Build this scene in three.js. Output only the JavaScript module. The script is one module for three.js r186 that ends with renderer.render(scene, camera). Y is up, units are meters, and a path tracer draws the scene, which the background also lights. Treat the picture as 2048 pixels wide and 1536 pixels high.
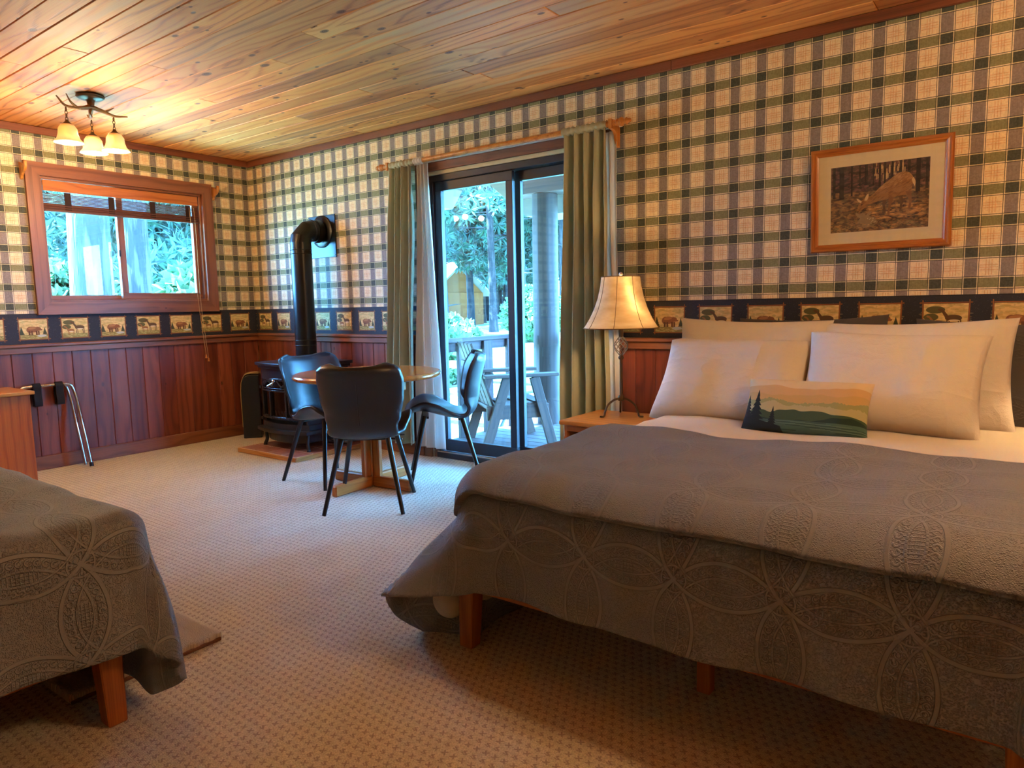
import * as THREE from 'three';
import { mergeGeometries, mergeVertices } from 'three/addons/utils/BufferGeometryUtils.js';
import { RoundedBoxGeometry } from 'three/addons/geometries/RoundedBoxGeometry.js';
import { RectAreaLightUniformsLib } from 'three/addons/lights/RectAreaLightUniformsLib.js';

// ---------- camera, sky, sun, exposure ----------
const scene = new THREE.Scene();
const camera = new THREE.PerspectiveCamera(57.66, 4 / 3, 0.05, 400);
camera.rotation.order = 'YXZ';
camera.position.set(5.7157, 1.12, 3.7623);
camera.rotation.set(THREE.MathUtils.degToRad(-6.4815), THREE.MathUtils.degToRad(36.7794), THREE.MathUtils.degToRad(-1.1694));
const renderer = new THREE.WebGLRenderer({ antialias: true });
renderer.toneMapping = THREE.LinearToneMapping;
renderer.toneMappingExposure = 1.0;
renderer.shadowMap.enabled = true;
RectAreaLightUniformsLib.init();
scene.background = new THREE.Color().setRGB(11, 44, 98);           // bright hazy sky, cool against the warm-balanced room
const sun = new THREE.DirectionalLight(new THREE.Color().setRGB(0.38, 0.86, 1.36), 185);
sun.position.set(-22, 30, 14); sun.target.position.set(0, 0, -2);
sun.castShadow = true; sun.shadow.mapSize.set(2048, 2048);
Object.assign(sun.shadow.camera, { left: -45, right: 45, top: 45, bottom: -45, near: 1, far: 130 });
scene.add(sun, sun.target);
const WARM = new THREE.Color().setRGB(1.0, 0.62, 0.3);
const BULB = { ceiling: 1.7, bedside: 0.9 };                            // candela of each lamp

// ---------- helpers ----------
const V3 = (x, y, z) => new THREE.Vector3(x, y, z);
function rng(seed) { let a = seed >>> 0; return () => { a = (a + 0x6d2b79f5) | 0; let t = Math.imul(a ^ (a >>> 15), 1 | a); t = (t + Math.imul(t ^ (t >>> 7), 61 | t)) ^ t; return ((t ^ (t >>> 14)) >>> 0) / 4294967296; }; }
function hash(ix, iy, s) { let h = Math.imul(ix, 374761393) + Math.imul(iy, 668265263) + Math.imul(s, 974711); h = Math.imul(h ^ (h >>> 13), 1274126177); return ((h ^ (h >>> 16)) >>> 0) / 4294967296; }
const wrap = (i, p) => ((i % p) + p) % p;
function vn(x, y, px, py, s) {   // value noise, periodic in px, py
  const ix = Math.floor(x), iy = Math.floor(y), fx = x - ix, fy = y - iy, u = fx * fx * (3 - 2 * fx), v = fy * fy * (3 - 2 * fy);
  const a = hash(wrap(ix, px), wrap(iy, py), s), b = hash(wrap(ix + 1, px), wrap(iy, py), s), c = hash(wrap(ix, px), wrap(iy + 1, py), s), d = hash(wrap(ix + 1, px), wrap(iy + 1, py), s);
  return a + (b - a) * u + (c - a) * v + (a - b - c + d) * u * v;
}
function fbm(u, v, fx, fy, oct, s) { let t = 0, a = 0.5, n = 0; for (let i = 0; i < oct; i++) { t += a * vn(u * fx, v * fy, fx, fy, s + i * 17); n += a; a *= 0.5; fx *= 2; fy *= 2; } return t / n; }
const n3 = (x, y, s = 1) => vn(x + 500, y + 500, 100000, 100000, s) * 2 - 1;
const clamp = (x, a = 0, b = 1) => Math.min(b, Math.max(a, x));
const lerp = (a, b, t) => a + (b - a) * t;
const smooth = (a, b, x) => { const t = clamp((x - a) / (b - a)); return t * t * (3 - 2 * t); };
const mixc = (a, b, t) => [lerp(a[0], b[0], t), lerp(a[1], b[1], t), lerp(a[2], b[2], t)];
function finish(t, srgb, mx, my) {
  t.wrapS = t.wrapT = THREE.RepeatWrapping; t.magFilter = THREE.LinearFilter; t.minFilter = THREE.LinearMipmapLinearFilter; t.generateMipmaps = true;
  if (srgb) t.colorSpace = THREE.SRGBColorSpace;
  if (mx) t.repeat.set(1 / mx, 1 / my);
  t.needsUpdate = true; return t;
}
function tex(w, h, fn, srgb, mx, my) {   // fn(u, v) -> [r,g,b] 0..255 ; mx, my = metres covered
  const d = new Uint8Array(w * h * 4);
  for (let y = 0; y < h; y++) for (let x = 0; x < w; x++) { const c = fn((x + 0.5) / w, (y + 0.5) / h), o = (y * w + x) * 4; d[o] = clamp(c[0], 0, 255); d[o + 1] = clamp(c[1], 0, 255); d[o + 2] = clamp(c[2], 0, 255); d[o + 3] = 255; }
  return finish(new THREE.DataTexture(d, w, h, THREE.RGBAFormat), srgb, mx, my);
}
function canvasTex(w, h, draw, srgb, mx, my) { const c = document.createElement('canvas'); c.width = w; c.height = h; draw(c.getContext('2d'), w, h); return finish(new THREE.CanvasTexture(c), srgb, mx, my); }
const std = (o) => new THREE.MeshStandardMaterial(o);
const phy = (o) => new THREE.MeshPhysicalMaterial(o);

function chamferBox(w, h, d, c) {   // 44 triangles, flat faces
  c = Math.min(c, w / 2.01, h / 2.01, d / 2.01);
  const X = w / 2, Y = h / 2, Z = d / 2, P = [], tri = (a, b, e) => P.push(...a, ...b, ...e);
  const q = (a, b, e, f, n) => { const ab = [b[0] - a[0], b[1] - a[1], b[2] - a[2]], ac = [e[0] - a[0], e[1] - a[1], e[2] - a[2]]; const k = (ab[1] * ac[2] - ab[2] * ac[1]) * n[0] + (ab[2] * ac[0] - ab[0] * ac[2]) * n[1] + (ab[0] * ac[1] - ab[1] * ac[0]) * n[2]; if (k > 0) { tri(a, b, e); if (f) tri(a, e, f); } else { tri(a, e, b); if (f) tri(a, f, e); } };
  const vx = (sx, sy, sz) => [sx * X, sy * (Y - c), sz * (Z - c)], vy = (sx, sy, sz) => [sx * (X - c), sy * Y, sz * (Z - c)], vz = (sx, sy, sz) => [sx * (X - c), sy * (Y - c), sz * Z];
  for (const s of [-1, 1]) {
    q(vx(s, -1, -1), vx(s, 1, -1), vx(s, 1, 1), vx(s, -1, 1), [s, 0, 0]); q(vy(-1, s, -1), vy(1, s, -1), vy(1, s, 1), vy(-1, s, 1), [0, s, 0]); q(vz(-1, -1, s), vz(1, -1, s), vz(1, 1, s), vz(-1, 1, s), [0, 0, s]);
    for (const t of [-1, 1]) {
      q(vx(s, t, -1), vy(s, t, -1), vy(s, t, 1), vx(s, t, 1), [s, t, 0]); q(vx(s, -1, t), vz(s, -1, t), vz(s, 1, t), vx(s, 1, t), [s, 0, t]); q(vy(-1, s, t), vz(-1, s, t), vz(1, s, t), vy(1, s, t), [0, s, t]);
      for (const r of [-1, 1]) q(vx(s, t, r), vy(s, t, r), vz(s, t, r), null, [s, t, r]);
    }
  }
  const g = new THREE.BufferGeometry(); g.setAttribute('position', new THREE.Float32BufferAttribute(P, 3)); g.computeVertexNormals(); return g;
}
let uvSeed = rng(99);
function grainUV(g, axis = 'x', ou = uvSeed() * 7, ov = uvSeed() * 7) {   // metre uv by face direction, u along the grain axis
  if (g.index) g = g.toNonIndexed();
  const p = g.attributes.position, uv = new Float32Array(p.count * 2), k = 'xyz'.indexOf(axis), A = new THREE.Vector3(), B = new THREE.Vector3(), C = new THREE.Vector3();
  for (let i = 0; i < p.count; i += 3) {
    A.fromBufferAttribute(p, i); B.fromBufferAttribute(p, i + 1); C.fromBufferAttribute(p, i + 2);
    const n = B.clone().sub(A).cross(C.clone().sub(A)), m = [Math.abs(n.x), Math.abs(n.y), Math.abs(n.z)];
    let f = m.indexOf(Math.max(...m)), a = k, b = [0, 1, 2].find((j) => j !== k && j !== f);
    if (f === k) { a = (k + 1) % 3; b = (k + 2) % 3; }
    [A, B, C].forEach((v, j) => { const c = v.toArray(); uv[(i + j) * 2] = c[a] + ou; uv[(i + j) * 2 + 1] = c[b] + ov; });
  }
  g.setAttribute('uv', new THREE.BufferAttribute(uv, 2)); return g;
}
const bx = (w, h, d, x = 0, y = 0, z = 0, axis, c = 0.003) => grainUV(chamferBox(w, h, d, c), axis ?? (w >= h && w >= d ? 'x' : h >= d ? 'y' : 'z')).translate(x, y, z);
const span = (x0, x1, y0, y1, z0, z1, axis, c) => bx(x1 - x0, y1 - y0, z1 - z0, (x0 + x1) / 2, (y0 + y1) / 2, (z0 + z1) / 2, axis, c);
function bar(p, q, w, d, roll = 0, c = 0.003) {   // squared bar from p to q
  const a = V3(...p), b = V3(...q), L = a.distanceTo(b), g = grainUV(chamferBox(w, L, d, c), 'y');
  g.rotateY(roll); g.applyQuaternion(new THREE.Quaternion().setFromUnitVectors(V3(0, 1, 0), b.clone().sub(a).normalize())); return g.translate((a.x + b.x) / 2, (a.y + b.y) / 2, (a.z + b.z) / 2);
}
function rod(p, q, r0, r1 = r0, seg = 12) { const a = V3(...p), b = V3(...q), L = a.distanceTo(b), g = new THREE.CylinderGeometry(r1, r0, L, seg); g.applyQuaternion(new THREE.Quaternion().setFromUnitVectors(V3(0, 1, 0), b.clone().sub(a).normalize())); return g.translate((a.x + b.x) / 2, (a.y + b.y) / 2, (a.z + b.z) / 2); }
function tube(pts, r, seg = 32, rad = 8, closed = false) { return new THREE.TubeGeometry(new THREE.CatmullRomCurve3(pts.map((p) => V3(...p)), closed, 'centripetal'), seg, r, rad, closed); }
const lathe = (pts, seg = 28) => new THREE.LatheGeometry(pts.map((p) => new THREE.Vector2(...p)), seg);
function extrude(pts, depth, bevel = 0) { const s = new THREE.Shape(pts.map((p) => new THREE.Vector2(...p))); return new THREE.ExtrudeGeometry(s, { depth, bevelEnabled: bevel > 0, bevelSize: bevel, bevelThickness: bevel, bevelSegments: 2, curveSegments: 10 }); }
function merge(gs) {
  gs = [].concat(gs); if (gs.length === 1) return gs[0];
  gs = gs.map((g) => { g = g.index ? g.toNonIndexed() : g; if (!g.attributes.uv) g.setAttribute('uv', new THREE.BufferAttribute(new Float32Array(g.attributes.position.count * 2), 2)); for (const k of Object.keys(g.attributes)) if (!['position', 'normal', 'uv'].includes(k)) g.deleteAttribute(k); return g; });
  return mergeGeometries(gs);
}
// closed sheet of thickness th from a (nu+1) x (nv+1) grid of points; fn(i/nu, j/nv) -> Vector3, uvf -> [u, v]
function sheet(nu, nv, fn, th, uvf = (u, v) => [u, v], thf = null) {
  const P = [], N = [], cols = nv + 1, id = (i, j) => i * cols + j;
  for (let i = 0; i <= nu; i++) for (let j = 0; j <= nv; j++) P.push(fn(i / nu, j / nv));
  for (let i = 0; i <= nu; i++) for (let j = 0; j <= nv; j++) {
    const du = P[id(Math.min(i + 1, nu), j)].clone().sub(P[id(Math.max(i - 1, 0), j)]), dv = P[id(i, Math.min(j + 1, nv))].clone().sub(P[id(i, Math.max(j - 1, 0))]);
    const n = du.cross(dv); N.push(n.lengthSq() > 1e-14 ? n.normalize() : V3(0, 1, 0));
  }
  const pos = [], uv = [], idx = [], M = P.length;
  for (const s of [0.5, -0.5]) for (let k = 0; k < M; k++) { const i = Math.floor(k / cols) / nu, j = (k % cols) / nv, t = th * (thf ? thf(i, j) : 1); pos.push(P[k].x + N[k].x * t * s, P[k].y + N[k].y * t * s, P[k].z + N[k].z * t * s); uv.push(...uvf(i, j)); }
  for (let i = 0; i < nu; i++) for (let j = 0; j < nv; j++) { const a = id(i, j), b = id(i + 1, j), c = id(i + 1, j + 1), d = id(i, j + 1); idx.push(a, b, c, a, c, d, M + a, M + c, M + b, M + a, M + d, M + c); }
  const rim = []; for (let i = 0; i < nu; i++) rim.push([id(i, 0), id(i + 1, 0)]); for (let j = 0; j < nv; j++) rim.push([id(nu, j), id(nu, j + 1)]); for (let i = nu; i > 0; i--) rim.push([id(i, nv), id(i - 1, nv)]); for (let j = nv; j > 0; j--) rim.push([id(0, j), id(0, j - 1)]);
  for (const [a, b] of rim) idx.push(a, M + a, M + b, a, M + b, b);
  const g = new THREE.BufferGeometry(); g.setAttribute('position', new THREE.Float32BufferAttribute(pos, 3)); g.setAttribute('uv', new THREE.Float32BufferAttribute(uv, 2)); g.setIndex(idx); g.computeVertexNormals(); return g;
}
// ---------- scene bookkeeping ----------
const taken = {};
function numbered(n) { taken[n] = (taken[n] ?? -1) + 1; return taken[n] ? n + '_' + String(taken[n]).padStart(3, '0') : n; }
function mesh(name, gs, m, parent) { const o = new THREE.Mesh(merge(gs), m); o.name = name; o.castShadow = o.receiveShadow = true; parent?.add(o); return o; }
function tag(o, label, category, group, kind) { o.name = numbered(o.name); o.userData.label = label; o.userData.category = category; if (group) o.userData.group = group; if (kind) o.userData.kind = kind; scene.add(o); return o; }
function thing(name, label, category, [x, y, z] = [0, 0, 0], ry = 0, group, kind) { const o = new THREE.Group(); o.name = name; o.position.set(x, y, z); o.rotation.y = ry; return tag(o, label, category, group, kind); }
const struct = (name, gs, m, label, category) => tag(mesh(name, gs, m), label, category, null, 'structure');
function copyOf(o, label, pos, ry = o.rotation.y, group) { const c = o.clone(); c.name = o.name.replace(/_\d{3}$/, ''); c.userData = { ...o.userData }; c.position.set(...pos); c.rotation.y = ry; return tag(c, label, o.userData.category, group ?? o.userData.group); }

// ---------- textures ----------
function woodTex(w, h, mx, my, pal, s, { knots = 0, ring = 5, warp = 0.5, streak = 0.5, pale = 0, kr = 1 } = {}) {
  const r = rng(s), K = []; for (let i = 0; i < knots; i++) K.push([r(), r(), (0.35 + r() * r() * 1.1) * kr]);
  return tex(w, h, (u, v) => {
    let dv = 0, dark = 0;
    for (const [ku, kv, ks] of K) {
      let a = u - ku, b = v - kv; a -= Math.round(a); b -= Math.round(b); const X = (a * mx) / (0.05 * ks), Y = (b * my) / (0.02 * ks), d2 = X * X + Y * Y;
      dv += (Math.sign(Y) || 1) * Math.exp(-d2 * 0.25) * 0.03 * ks; const q = Math.sqrt((a * mx) ** 2 * 0.3 + (b * my) ** 2) / (0.011 * ks); dark = Math.max(dark, (1 - smooth(0.55, 1.25, q)) * (0.75 + 0.25 * Math.sin(q * 16)));
    }
    const wv = fbm(u, v, 3, 4, 3, s + 3) * warp + dv * 10, rg = 0.5 + 0.5 * Math.sin((v * my * 90 * ring * 0.2 + wv * 14) * 1.0), fine = fbm(u, v, 8, Math.round(my * 900), 2, s + 7), tone = fbm(u, v, 2, 3, 3, s + 11);
    let t = clamp(0.28 + (rg ** 3) * 0.36 + (fine - 0.5) * streak + (tone - 0.5) * 0.7);
    let c = t < 0.5 ? mixc(pal[0], pal[1], t * 2) : mixc(pal[1], pal[2], t * 2 - 1);
    if (pale) c = mixc(c, [196, 176, 150], pale * smooth(0.6, 0.78, fbm(u, v, 3, 9, 3, s + 23)));
    return mixc(c, [62, 36, 20], dark * 0.85);
  }, true, mx, my);
}
const cedarPal = [[250, 190, 108], [232, 154, 78], [142, 80, 38]], redPal = [[154, 84, 54], [122, 60, 40], [84, 38, 28]], oakPal = [[214, 158, 92], [196, 134, 70], [150, 92, 44]];
const T = {};
T.cedar = [1, 2, 3].map((k) => woodTex(1024, 512, 2.4, 0.64, k === 2 ? [[238, 178, 106], [212, 144, 80], [148, 94, 50]] : cedarPal, 40 + k * 7, { knots: 20, warp: 1.1, ring: 6, pale: k === 3 ? 0.45 : 0.12, kr: 1.6 }));
T.red = [1, 2].map((k) => woodTex(1024, 512, 1.6, 0.5, redPal, 140 + k * 9, { knots: 3, warp: 0.8, ring: 4 }));
T.oak = woodTex(1024, 512, 1.4, 0.6, oakPal, 210, { warp: 0.8, ring: 7, streak: 0.8 });
T.brown = woodTex(1024, 512, 1.6, 0.5, [[150, 94, 60], [122, 72, 44], [84, 48, 30]], 171, { knots: 3, warp: 0.8, ring: 4 });
T.grey = woodTex(512, 512, 1.4, 0.6, [[112, 92, 88], [90, 72, 70], [62, 50, 50]], 260, { warp: 0.5, ring: 8, knots: 4 });
const PL = 0.13465;
T.plaid = tex(1024, 1024, (u, v) => {
  const fu = (u * 4) % 1, fv = (v * 4) % 1, a = Math.abs(fu - 0.5), b = Math.abs(fv - 0.5);   // band centres at 0.5
  const col = a < 0.178, row = b < 0.16, line = (q, h) => (q > h + 0.032 && q < h + 0.054);
  const cl = line(a, 0.178), rl = line(b, 0.16), cc = a >= 0.178 && a <= 0.208, rc = b >= 0.16 && b <= 0.19;
  let c = [236, 216, 176];
  if (col && row) c = [66, 70, 58]; else if (row) c = [132, 130, 88]; else if (col) c = [138, 126, 118];
  if (cc && !row) c = [238, 222, 186]; if (rc && !col) c = [238, 222, 186]; if ((cc && row) || (rc && col)) c = [206, 194, 150];
  if (cl || rl) c = mixc(c, [52, 52, 46], 0.75);
  for (const e of [0.42, 0.5, 0.58]) { const w = 0.012; if (!row && !col && a > 0.25 && b > 0.25) { if (Math.abs((fu + 0.5) % 1 - e) < w || Math.abs((fv + 0.5) % 1 - e) < w) c = mixc(c, [206, 140, 84], 0.4); } }
  if (!row && !col && a > 0.36 && b > 0.36) c = mixc(c, [214, 158, 112], 0.08);
  const n = (fbm(u, v, 96, 96, 2, 5) - 0.5) * 26 + (fbm(u, v, 256, 12, 1, 8) - 0.5) * 10; return [c[0] + n, c[1] + n, c[2] + n];
}, true, PL * 4, PL * 4);
function drawBear(g, x, y, s) {
  g.fillStyle = '#8a5a34'; g.beginPath(); g.ellipse(x, y, 74 * s, 44 * s, -0.05, 0, 7); g.fill(); g.beginPath(); g.ellipse(x - 40 * s, y + 4 * s, 46 * s, 46 * s, 0, 0, 7); g.fill();
  g.beginPath(); g.ellipse(x + 76 * s, y - 10 * s, 34 * s, 27 * s, 0.3, 0, 7); g.fill(); g.beginPath(); g.ellipse(x + 104 * s, y + 4 * s, 16 * s, 11 * s, 0.3, 0, 7); g.fill(); g.beginPath(); g.arc(x + 58 * s, y - 34 * s, 9 * s, 0, 7); g.fill();
  g.fillStyle = '#5f3a20'; for (const [dx, w] of [[-62, 24], [-26, 20], [34, 24], [64, 20]]) g.fillRect(x + dx * s, y + 20 * s, w * s, 62 * s);
  g.fillStyle = '#b07a48'; g.beginPath(); g.ellipse(x - 10 * s, y - 20 * s, 52 * s, 16 * s, -0.1, 0, 7); g.fill(); g.fillStyle = '#3a2414'; g.beginPath(); g.arc(x + 118 * s, y + 3 * s, 5 * s, 0, 7); g.fill();
}
function drawDeer(g, x, y, s, c = '#7c5530') {
  g.fillStyle = c; g.beginPath(); g.ellipse(x, y, 52 * s, 24 * s, 0, 0, 7); g.fill(); g.beginPath(); g.moveTo(x - 52 * s, y - 4 * s); g.lineTo(x - 78 * s, y - 52 * s); g.lineTo(x - 60 * s, y - 56 * s); g.lineTo(x - 30 * s, y - 14 * s); g.fill();
  g.beginPath(); g.ellipse(x - 80 * s, y - 58 * s, 20 * s, 10 * s, 0.4, 0, 7); g.fill(); g.strokeStyle = c; g.lineWidth = 7 * s; for (const dx of [-40, -26, 30, 44]) { g.beginPath(); g.moveTo(x + dx * s, y + 10 * s); g.lineTo(x + (dx + 4) * s, y + 66 * s); g.stroke(); }
  g.fillStyle = '#e8d6b0'; g.beginPath(); g.ellipse(x + 4 * s, y + 18 * s, 34 * s, 7 * s, 0, 0, 7); g.fill();
}
const BP = 0.5405, BH = 0.215;
T.border = canvasTex(1280, 512, (g, w, h) => {
  const r = rng(5); g.fillStyle = '#22242f'; g.fillRect(0, 0, w, h);
  for (let i = 0; i < 900; i++) { g.fillStyle = ['#343848', '#171920', '#3d3a42'][i % 3]; g.beginPath(); g.arc(r() * w, r() * h, 2 + r() * 3, 0, 7); g.fill(); }
  g.fillStyle = '#14151c'; g.fillRect(0, 0, w, 12); g.fillRect(0, h - 10, w, 10);
  for (const k of [0, 1]) {
    const x0 = 20 + k * 640, y0 = 92, W = 430, H = 338;
    g.fillStyle = '#e2c582'; g.fillRect(x0, y0, W, H);
    for (let i = 0; i < 260; i++) { g.fillStyle = ['rgba(196,160,88,.35)', 'rgba(240,216,150,.35)', 'rgba(150,140,80,.25)'][i % 3]; g.beginPath(); g.ellipse(x0 + r() * W, y0 + r() * H, 8 + r() * 40, 4 + r() * 12, 0, 0, 7); g.fill(); }
    g.fillStyle = 'rgba(122,116,54,.8)'; g.fillRect(x0, y0 + H * 0.78, W, H * 0.22); g.fillStyle = 'rgba(190,176,108,.9)'; for (let i = 0; i < 40; i++) { g.beginPath(); g.ellipse(x0 + r() * W, y0 + H * (0.8 + r() * 0.18), 20 * r() + 8, 5, 0, 0, 7); g.fill(); }
    const pine = (x, y, s) => { g.fillStyle = '#3c4226'; for (let j = 0; j < 5; j++) { g.beginPath(); g.moveTo(x, y - 110 * s + j * 20 * s); g.lineTo(x - (10 + j * 8) * s, y - 70 * s + j * 20 * s); g.lineTo(x + (10 + j * 8) * s, y - 70 * s + j * 20 * s); g.fill(); } };
    if (k === 0) { pine(x0 + 34, y0 + 250, 1.2); pine(x0 + 380, y0 + 250, 1.0); drawBear(g, x0 + 205, y0 + 175, 1.12); g.fillStyle = 'rgba(198,206,196,.85)'; g.beginPath(); g.ellipse(x0 + 330, y0 + 284, 70, 20, 0, 0, 7); g.fill(); }
    else { g.fillStyle = '#5c5a30'; g.beginPath(); g.ellipse(x0 + 120, y0 + 70, 90, 40, 0, 0, 7); g.fill(); g.beginPath(); g.ellipse(x0 + 80, y0 + 150, 70, 40, 0, 0, 7); g.fill(); drawDeer(g, x0 + 290, y0 + 160, 1.5, '#5e4426'); drawDeer(g, x0 + 145, y0 + 210, 1.1, '#9a6a3c'); }
    const twig = (a, b, c, d, t) => { for (const [o, col] of [[0, '#5c3216'], [-3, '#a2622e']]) { g.strokeStyle = col; g.lineWidth = t - (o ? 9 : 0); g.lineCap = 'round'; g.beginPath(); g.moveTo(a, b + o); g.bezierCurveTo(lerp(a, c, 0.3) + 4, lerp(b, d, 0.3) + o - 5, lerp(a, c, 0.6) - 4, lerp(b, d, 0.6) + o + 5, c, d + o); g.stroke(); } };
    twig(x0 - 28, y0 - 4, x0 + W + 24, y0 - 8, 17); twig(x0 - 22, y0 + H + 8, x0 + W + 28, y0 + H + 4, 17); twig(x0 - 2, y0 - 30, x0 + 4, y0 + H + 26, 17); twig(x0 + W + 2, y0 - 32, x0 + W - 3, y0 + H + 28, 17);
  }
}, true);
const CP = 0.52;
// darker yarn woven into the pile as small leafy sprigs
const sprigYarn = (u, v) => { const k = 18, x = u * k, y = v * k, row = Math.floor(y), fx = ((x + (row % 2) * 0.5) % 1) - 0.5, fy = (y % 1) - 0.5, sgn = row % 2 ? 1 : -1; const leaf = (ax, ay, L, W, an) => { const c = Math.cos(an), s = Math.sin(an), X = (fx - ax) * c + (fy - ay) * s, Y = -(fx - ax) * s + (fy - ay) * c; return (X / L) ** 2 + (Y / W) ** 2; }; return Math.min(leaf(0, 0, 0.36, 0.085, 0.6 * sgn), leaf(0.1, 0.16, 0.2, 0.08, -0.9 * sgn), leaf(-0.12, -0.16, 0.2, 0.08, -0.9 * sgn), leaf(-0.2, 0.14, 0.16, 0.07, 0.2)); };
T.carpet = tex(1024, 1024, (u, v) => { const m = 1 - smooth(0.7, 1.3, sprigYarn(u, v)), n = fbm(u, v, 180, 180, 2, 3), b = fbm(u, v, 5, 5, 3, 4); const c = mixc([214, 198, 174], [150, 124, 114], m * (0.4 + 0.45 * n)), k = (n - 0.5) * 54 + (b - 0.5) * 14; return [c[0] + k, c[1] + k, c[2] + k]; }, true, CP, CP);
T.carpetBump = tex(1024, 1024, (u, v) => { const n = fbm(u, v, 200, 200, 2, 31), l = 0.5 + 0.5 * Math.sin(u * 6.2832 * 90) * Math.sin(v * 6.2832 * 90), k = 60 + n * 120 + l * 60; return [k, k, k]; }, false, CP, CP);
const QT = 0.26;
T.quilt = canvasTex(1024, 1024, (g, w) => {   // raised cords of a ring-patterned matelasse coverlet
  g.fillStyle = '#606060'; g.fillRect(0, 0, w, w); const t = w / 2; g.lineCap = 'round';
  const r = rng(3); for (let i = 0; i < 26000; i++) { g.fillStyle = i % 2 ? 'rgba(255,255,255,.10)' : 'rgba(0,0,0,.12)'; g.fillRect(r() * w, r() * w, 4, 3); }
  for (let i = -1; i <= 2; i++) for (let j = -1; j <= 2; j++) {
    const cx = i * t, cy = j * t, R = t * 0.707;
    for (const [rr, lw, c] of [[R, 20, 'rgba(205,205,205,.95)'], [R - 0.135 * t, 11, 'rgba(180,180,180,.9)']]) { g.strokeStyle = c; g.lineWidth = lw; g.beginPath(); g.arc(cx, cy, rr, 0, 7); g.stroke(); }
    g.strokeStyle = 'rgba(175,175,175,.9)'; g.lineWidth = 8; for (let k = 0; k < 56; k++) { const a = (k / 56) * Math.PI * 2; g.beginPath(); g.arc(cx + Math.cos(a) * (R - 0.068 * t), cy + Math.sin(a) * (R - 0.068 * t), 13, a, a + 4.2); g.stroke(); }
    const mx = cx + t / 2, my = cy + t / 2; g.strokeStyle = 'rgba(185,185,185,.95)'; g.lineWidth = 10; g.beginPath(); g.arc(mx, my, t * 0.125, 0, 7); g.stroke(); for (let k = 0; k < 12; k++) { const a = (k / 12) * 6.283; g.beginPath(); g.moveTo(mx + Math.cos(a) * 14, my + Math.sin(a) * 14); g.lineTo(mx + Math.cos(a) * t * 0.1, my + Math.sin(a) * t * 0.1); g.stroke(); }
  }
  g.strokeStyle = 'rgba(150,150,150,.5)'; g.lineWidth = 5; for (let i = -2; i <= 4; i++) for (let j = -2; j <= 4; j++) for (const [dx, dy] of [[0.5, 0], [0, 0.5]]) { const x = (i + dx) * t, y = (j + dy) * t; for (let k = -4; k <= 4; k++) { g.beginPath(); g.moveTo(x + k * 18 - 40, y - 40); g.lineTo(x + k * 18 - 40, y + 40); g.stroke(); g.beginPath(); g.moveTo(x - 60, y + k * 18); g.lineTo(x + 60, y + k * 18); g.stroke(); } }
}, false, QT * 2, QT * 2);
T.waffle = tex(256, 256, (u, v) => { const k = 128 + 60 * Math.sin(u * Math.PI * 2 * 8 + 2 * Math.sin(v * 12.566)) * Math.sin(v * Math.PI * 2 * 10) + (fbm(u, v, 60, 60, 2, 4) - 0.5) * 90; return [k, k, k]; }, false, 0.14, 0.14);
T.wrinkle = tex(512, 512, (u, v) => { let k = 0; for (const [fx, fy, a, sd] of [[3, 5, 0.5, 3], [7, 5, 0.3, 8], [12, 16, 0.16, 14]]) k += a * (1 - Math.abs(2 * fbm(u, v, fx, fy, 2, sd) - 1)) ** 3; const c = k * 190 + (vn(u * 256, v * 256, 256, 256, 5)) * 14; return [c, c, c]; }, false, 0.62, 0.62);
T.weave = tex(256, 256, (u, v) => { const k = 128 + 50 * Math.sin(u * 6.2832 * 40) + 50 * Math.sin(v * 6.2832 * 40) + (fbm(u, v, 30, 30, 3, 9) - 0.5) * 120; return [k, k, k]; }, false, 0.1, 0.1);
T.speckle = tex(256, 256, (u, v) => { const k = 128 + (fbm(u, v, 60, 60, 3, 19) - 0.5) * 240; return [k, k, k]; }, false, 0.12, 0.12);
T.shade = tex(256, 256, (u, v) => { const n = fbm(u, v, 14, 14, 4, 77); return mixc([214, 176, 118], [248, 226, 180], n); }, true);
T.bark = tex(512, 512, (u, v) => { const n = fbm(u, v, 18, 5, 4, 12), m = smooth(0.42, 0.6, fbm(u, v, 12, 4, 3, 15)); return mixc([24, 20, 22], [66, 54, 50], clamp(n * 0.5 + m * 0.6)); }, true);
T.barkBump = tex(512, 512, (u, v) => { const m = 255 * smooth(0.35, 0.65, fbm(u, v, 12, 4, 3, 15)); return [m, m, m]; }, false);
T.grass = tex(512, 512, (u, v) => { const n = fbm(u, v, 8, 8, 5, 61), f = fbm(u, v, 120, 120, 2, 63), c = mixc([112, 140, 104], [218, 216, 204], smooth(0.42, 0.66, n)), k = (f - 0.5) * 70; return [c[0] + k, c[1] + k, c[2] + k]; }, true, 6, 6);
T.tile = tex(256, 256, (u, v) => { const n = fbm(u, v, 10, 10, 4, 71); return mixc([136, 78, 64], [178, 116, 98], n); }, true, 0.4, 0.4);
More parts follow.
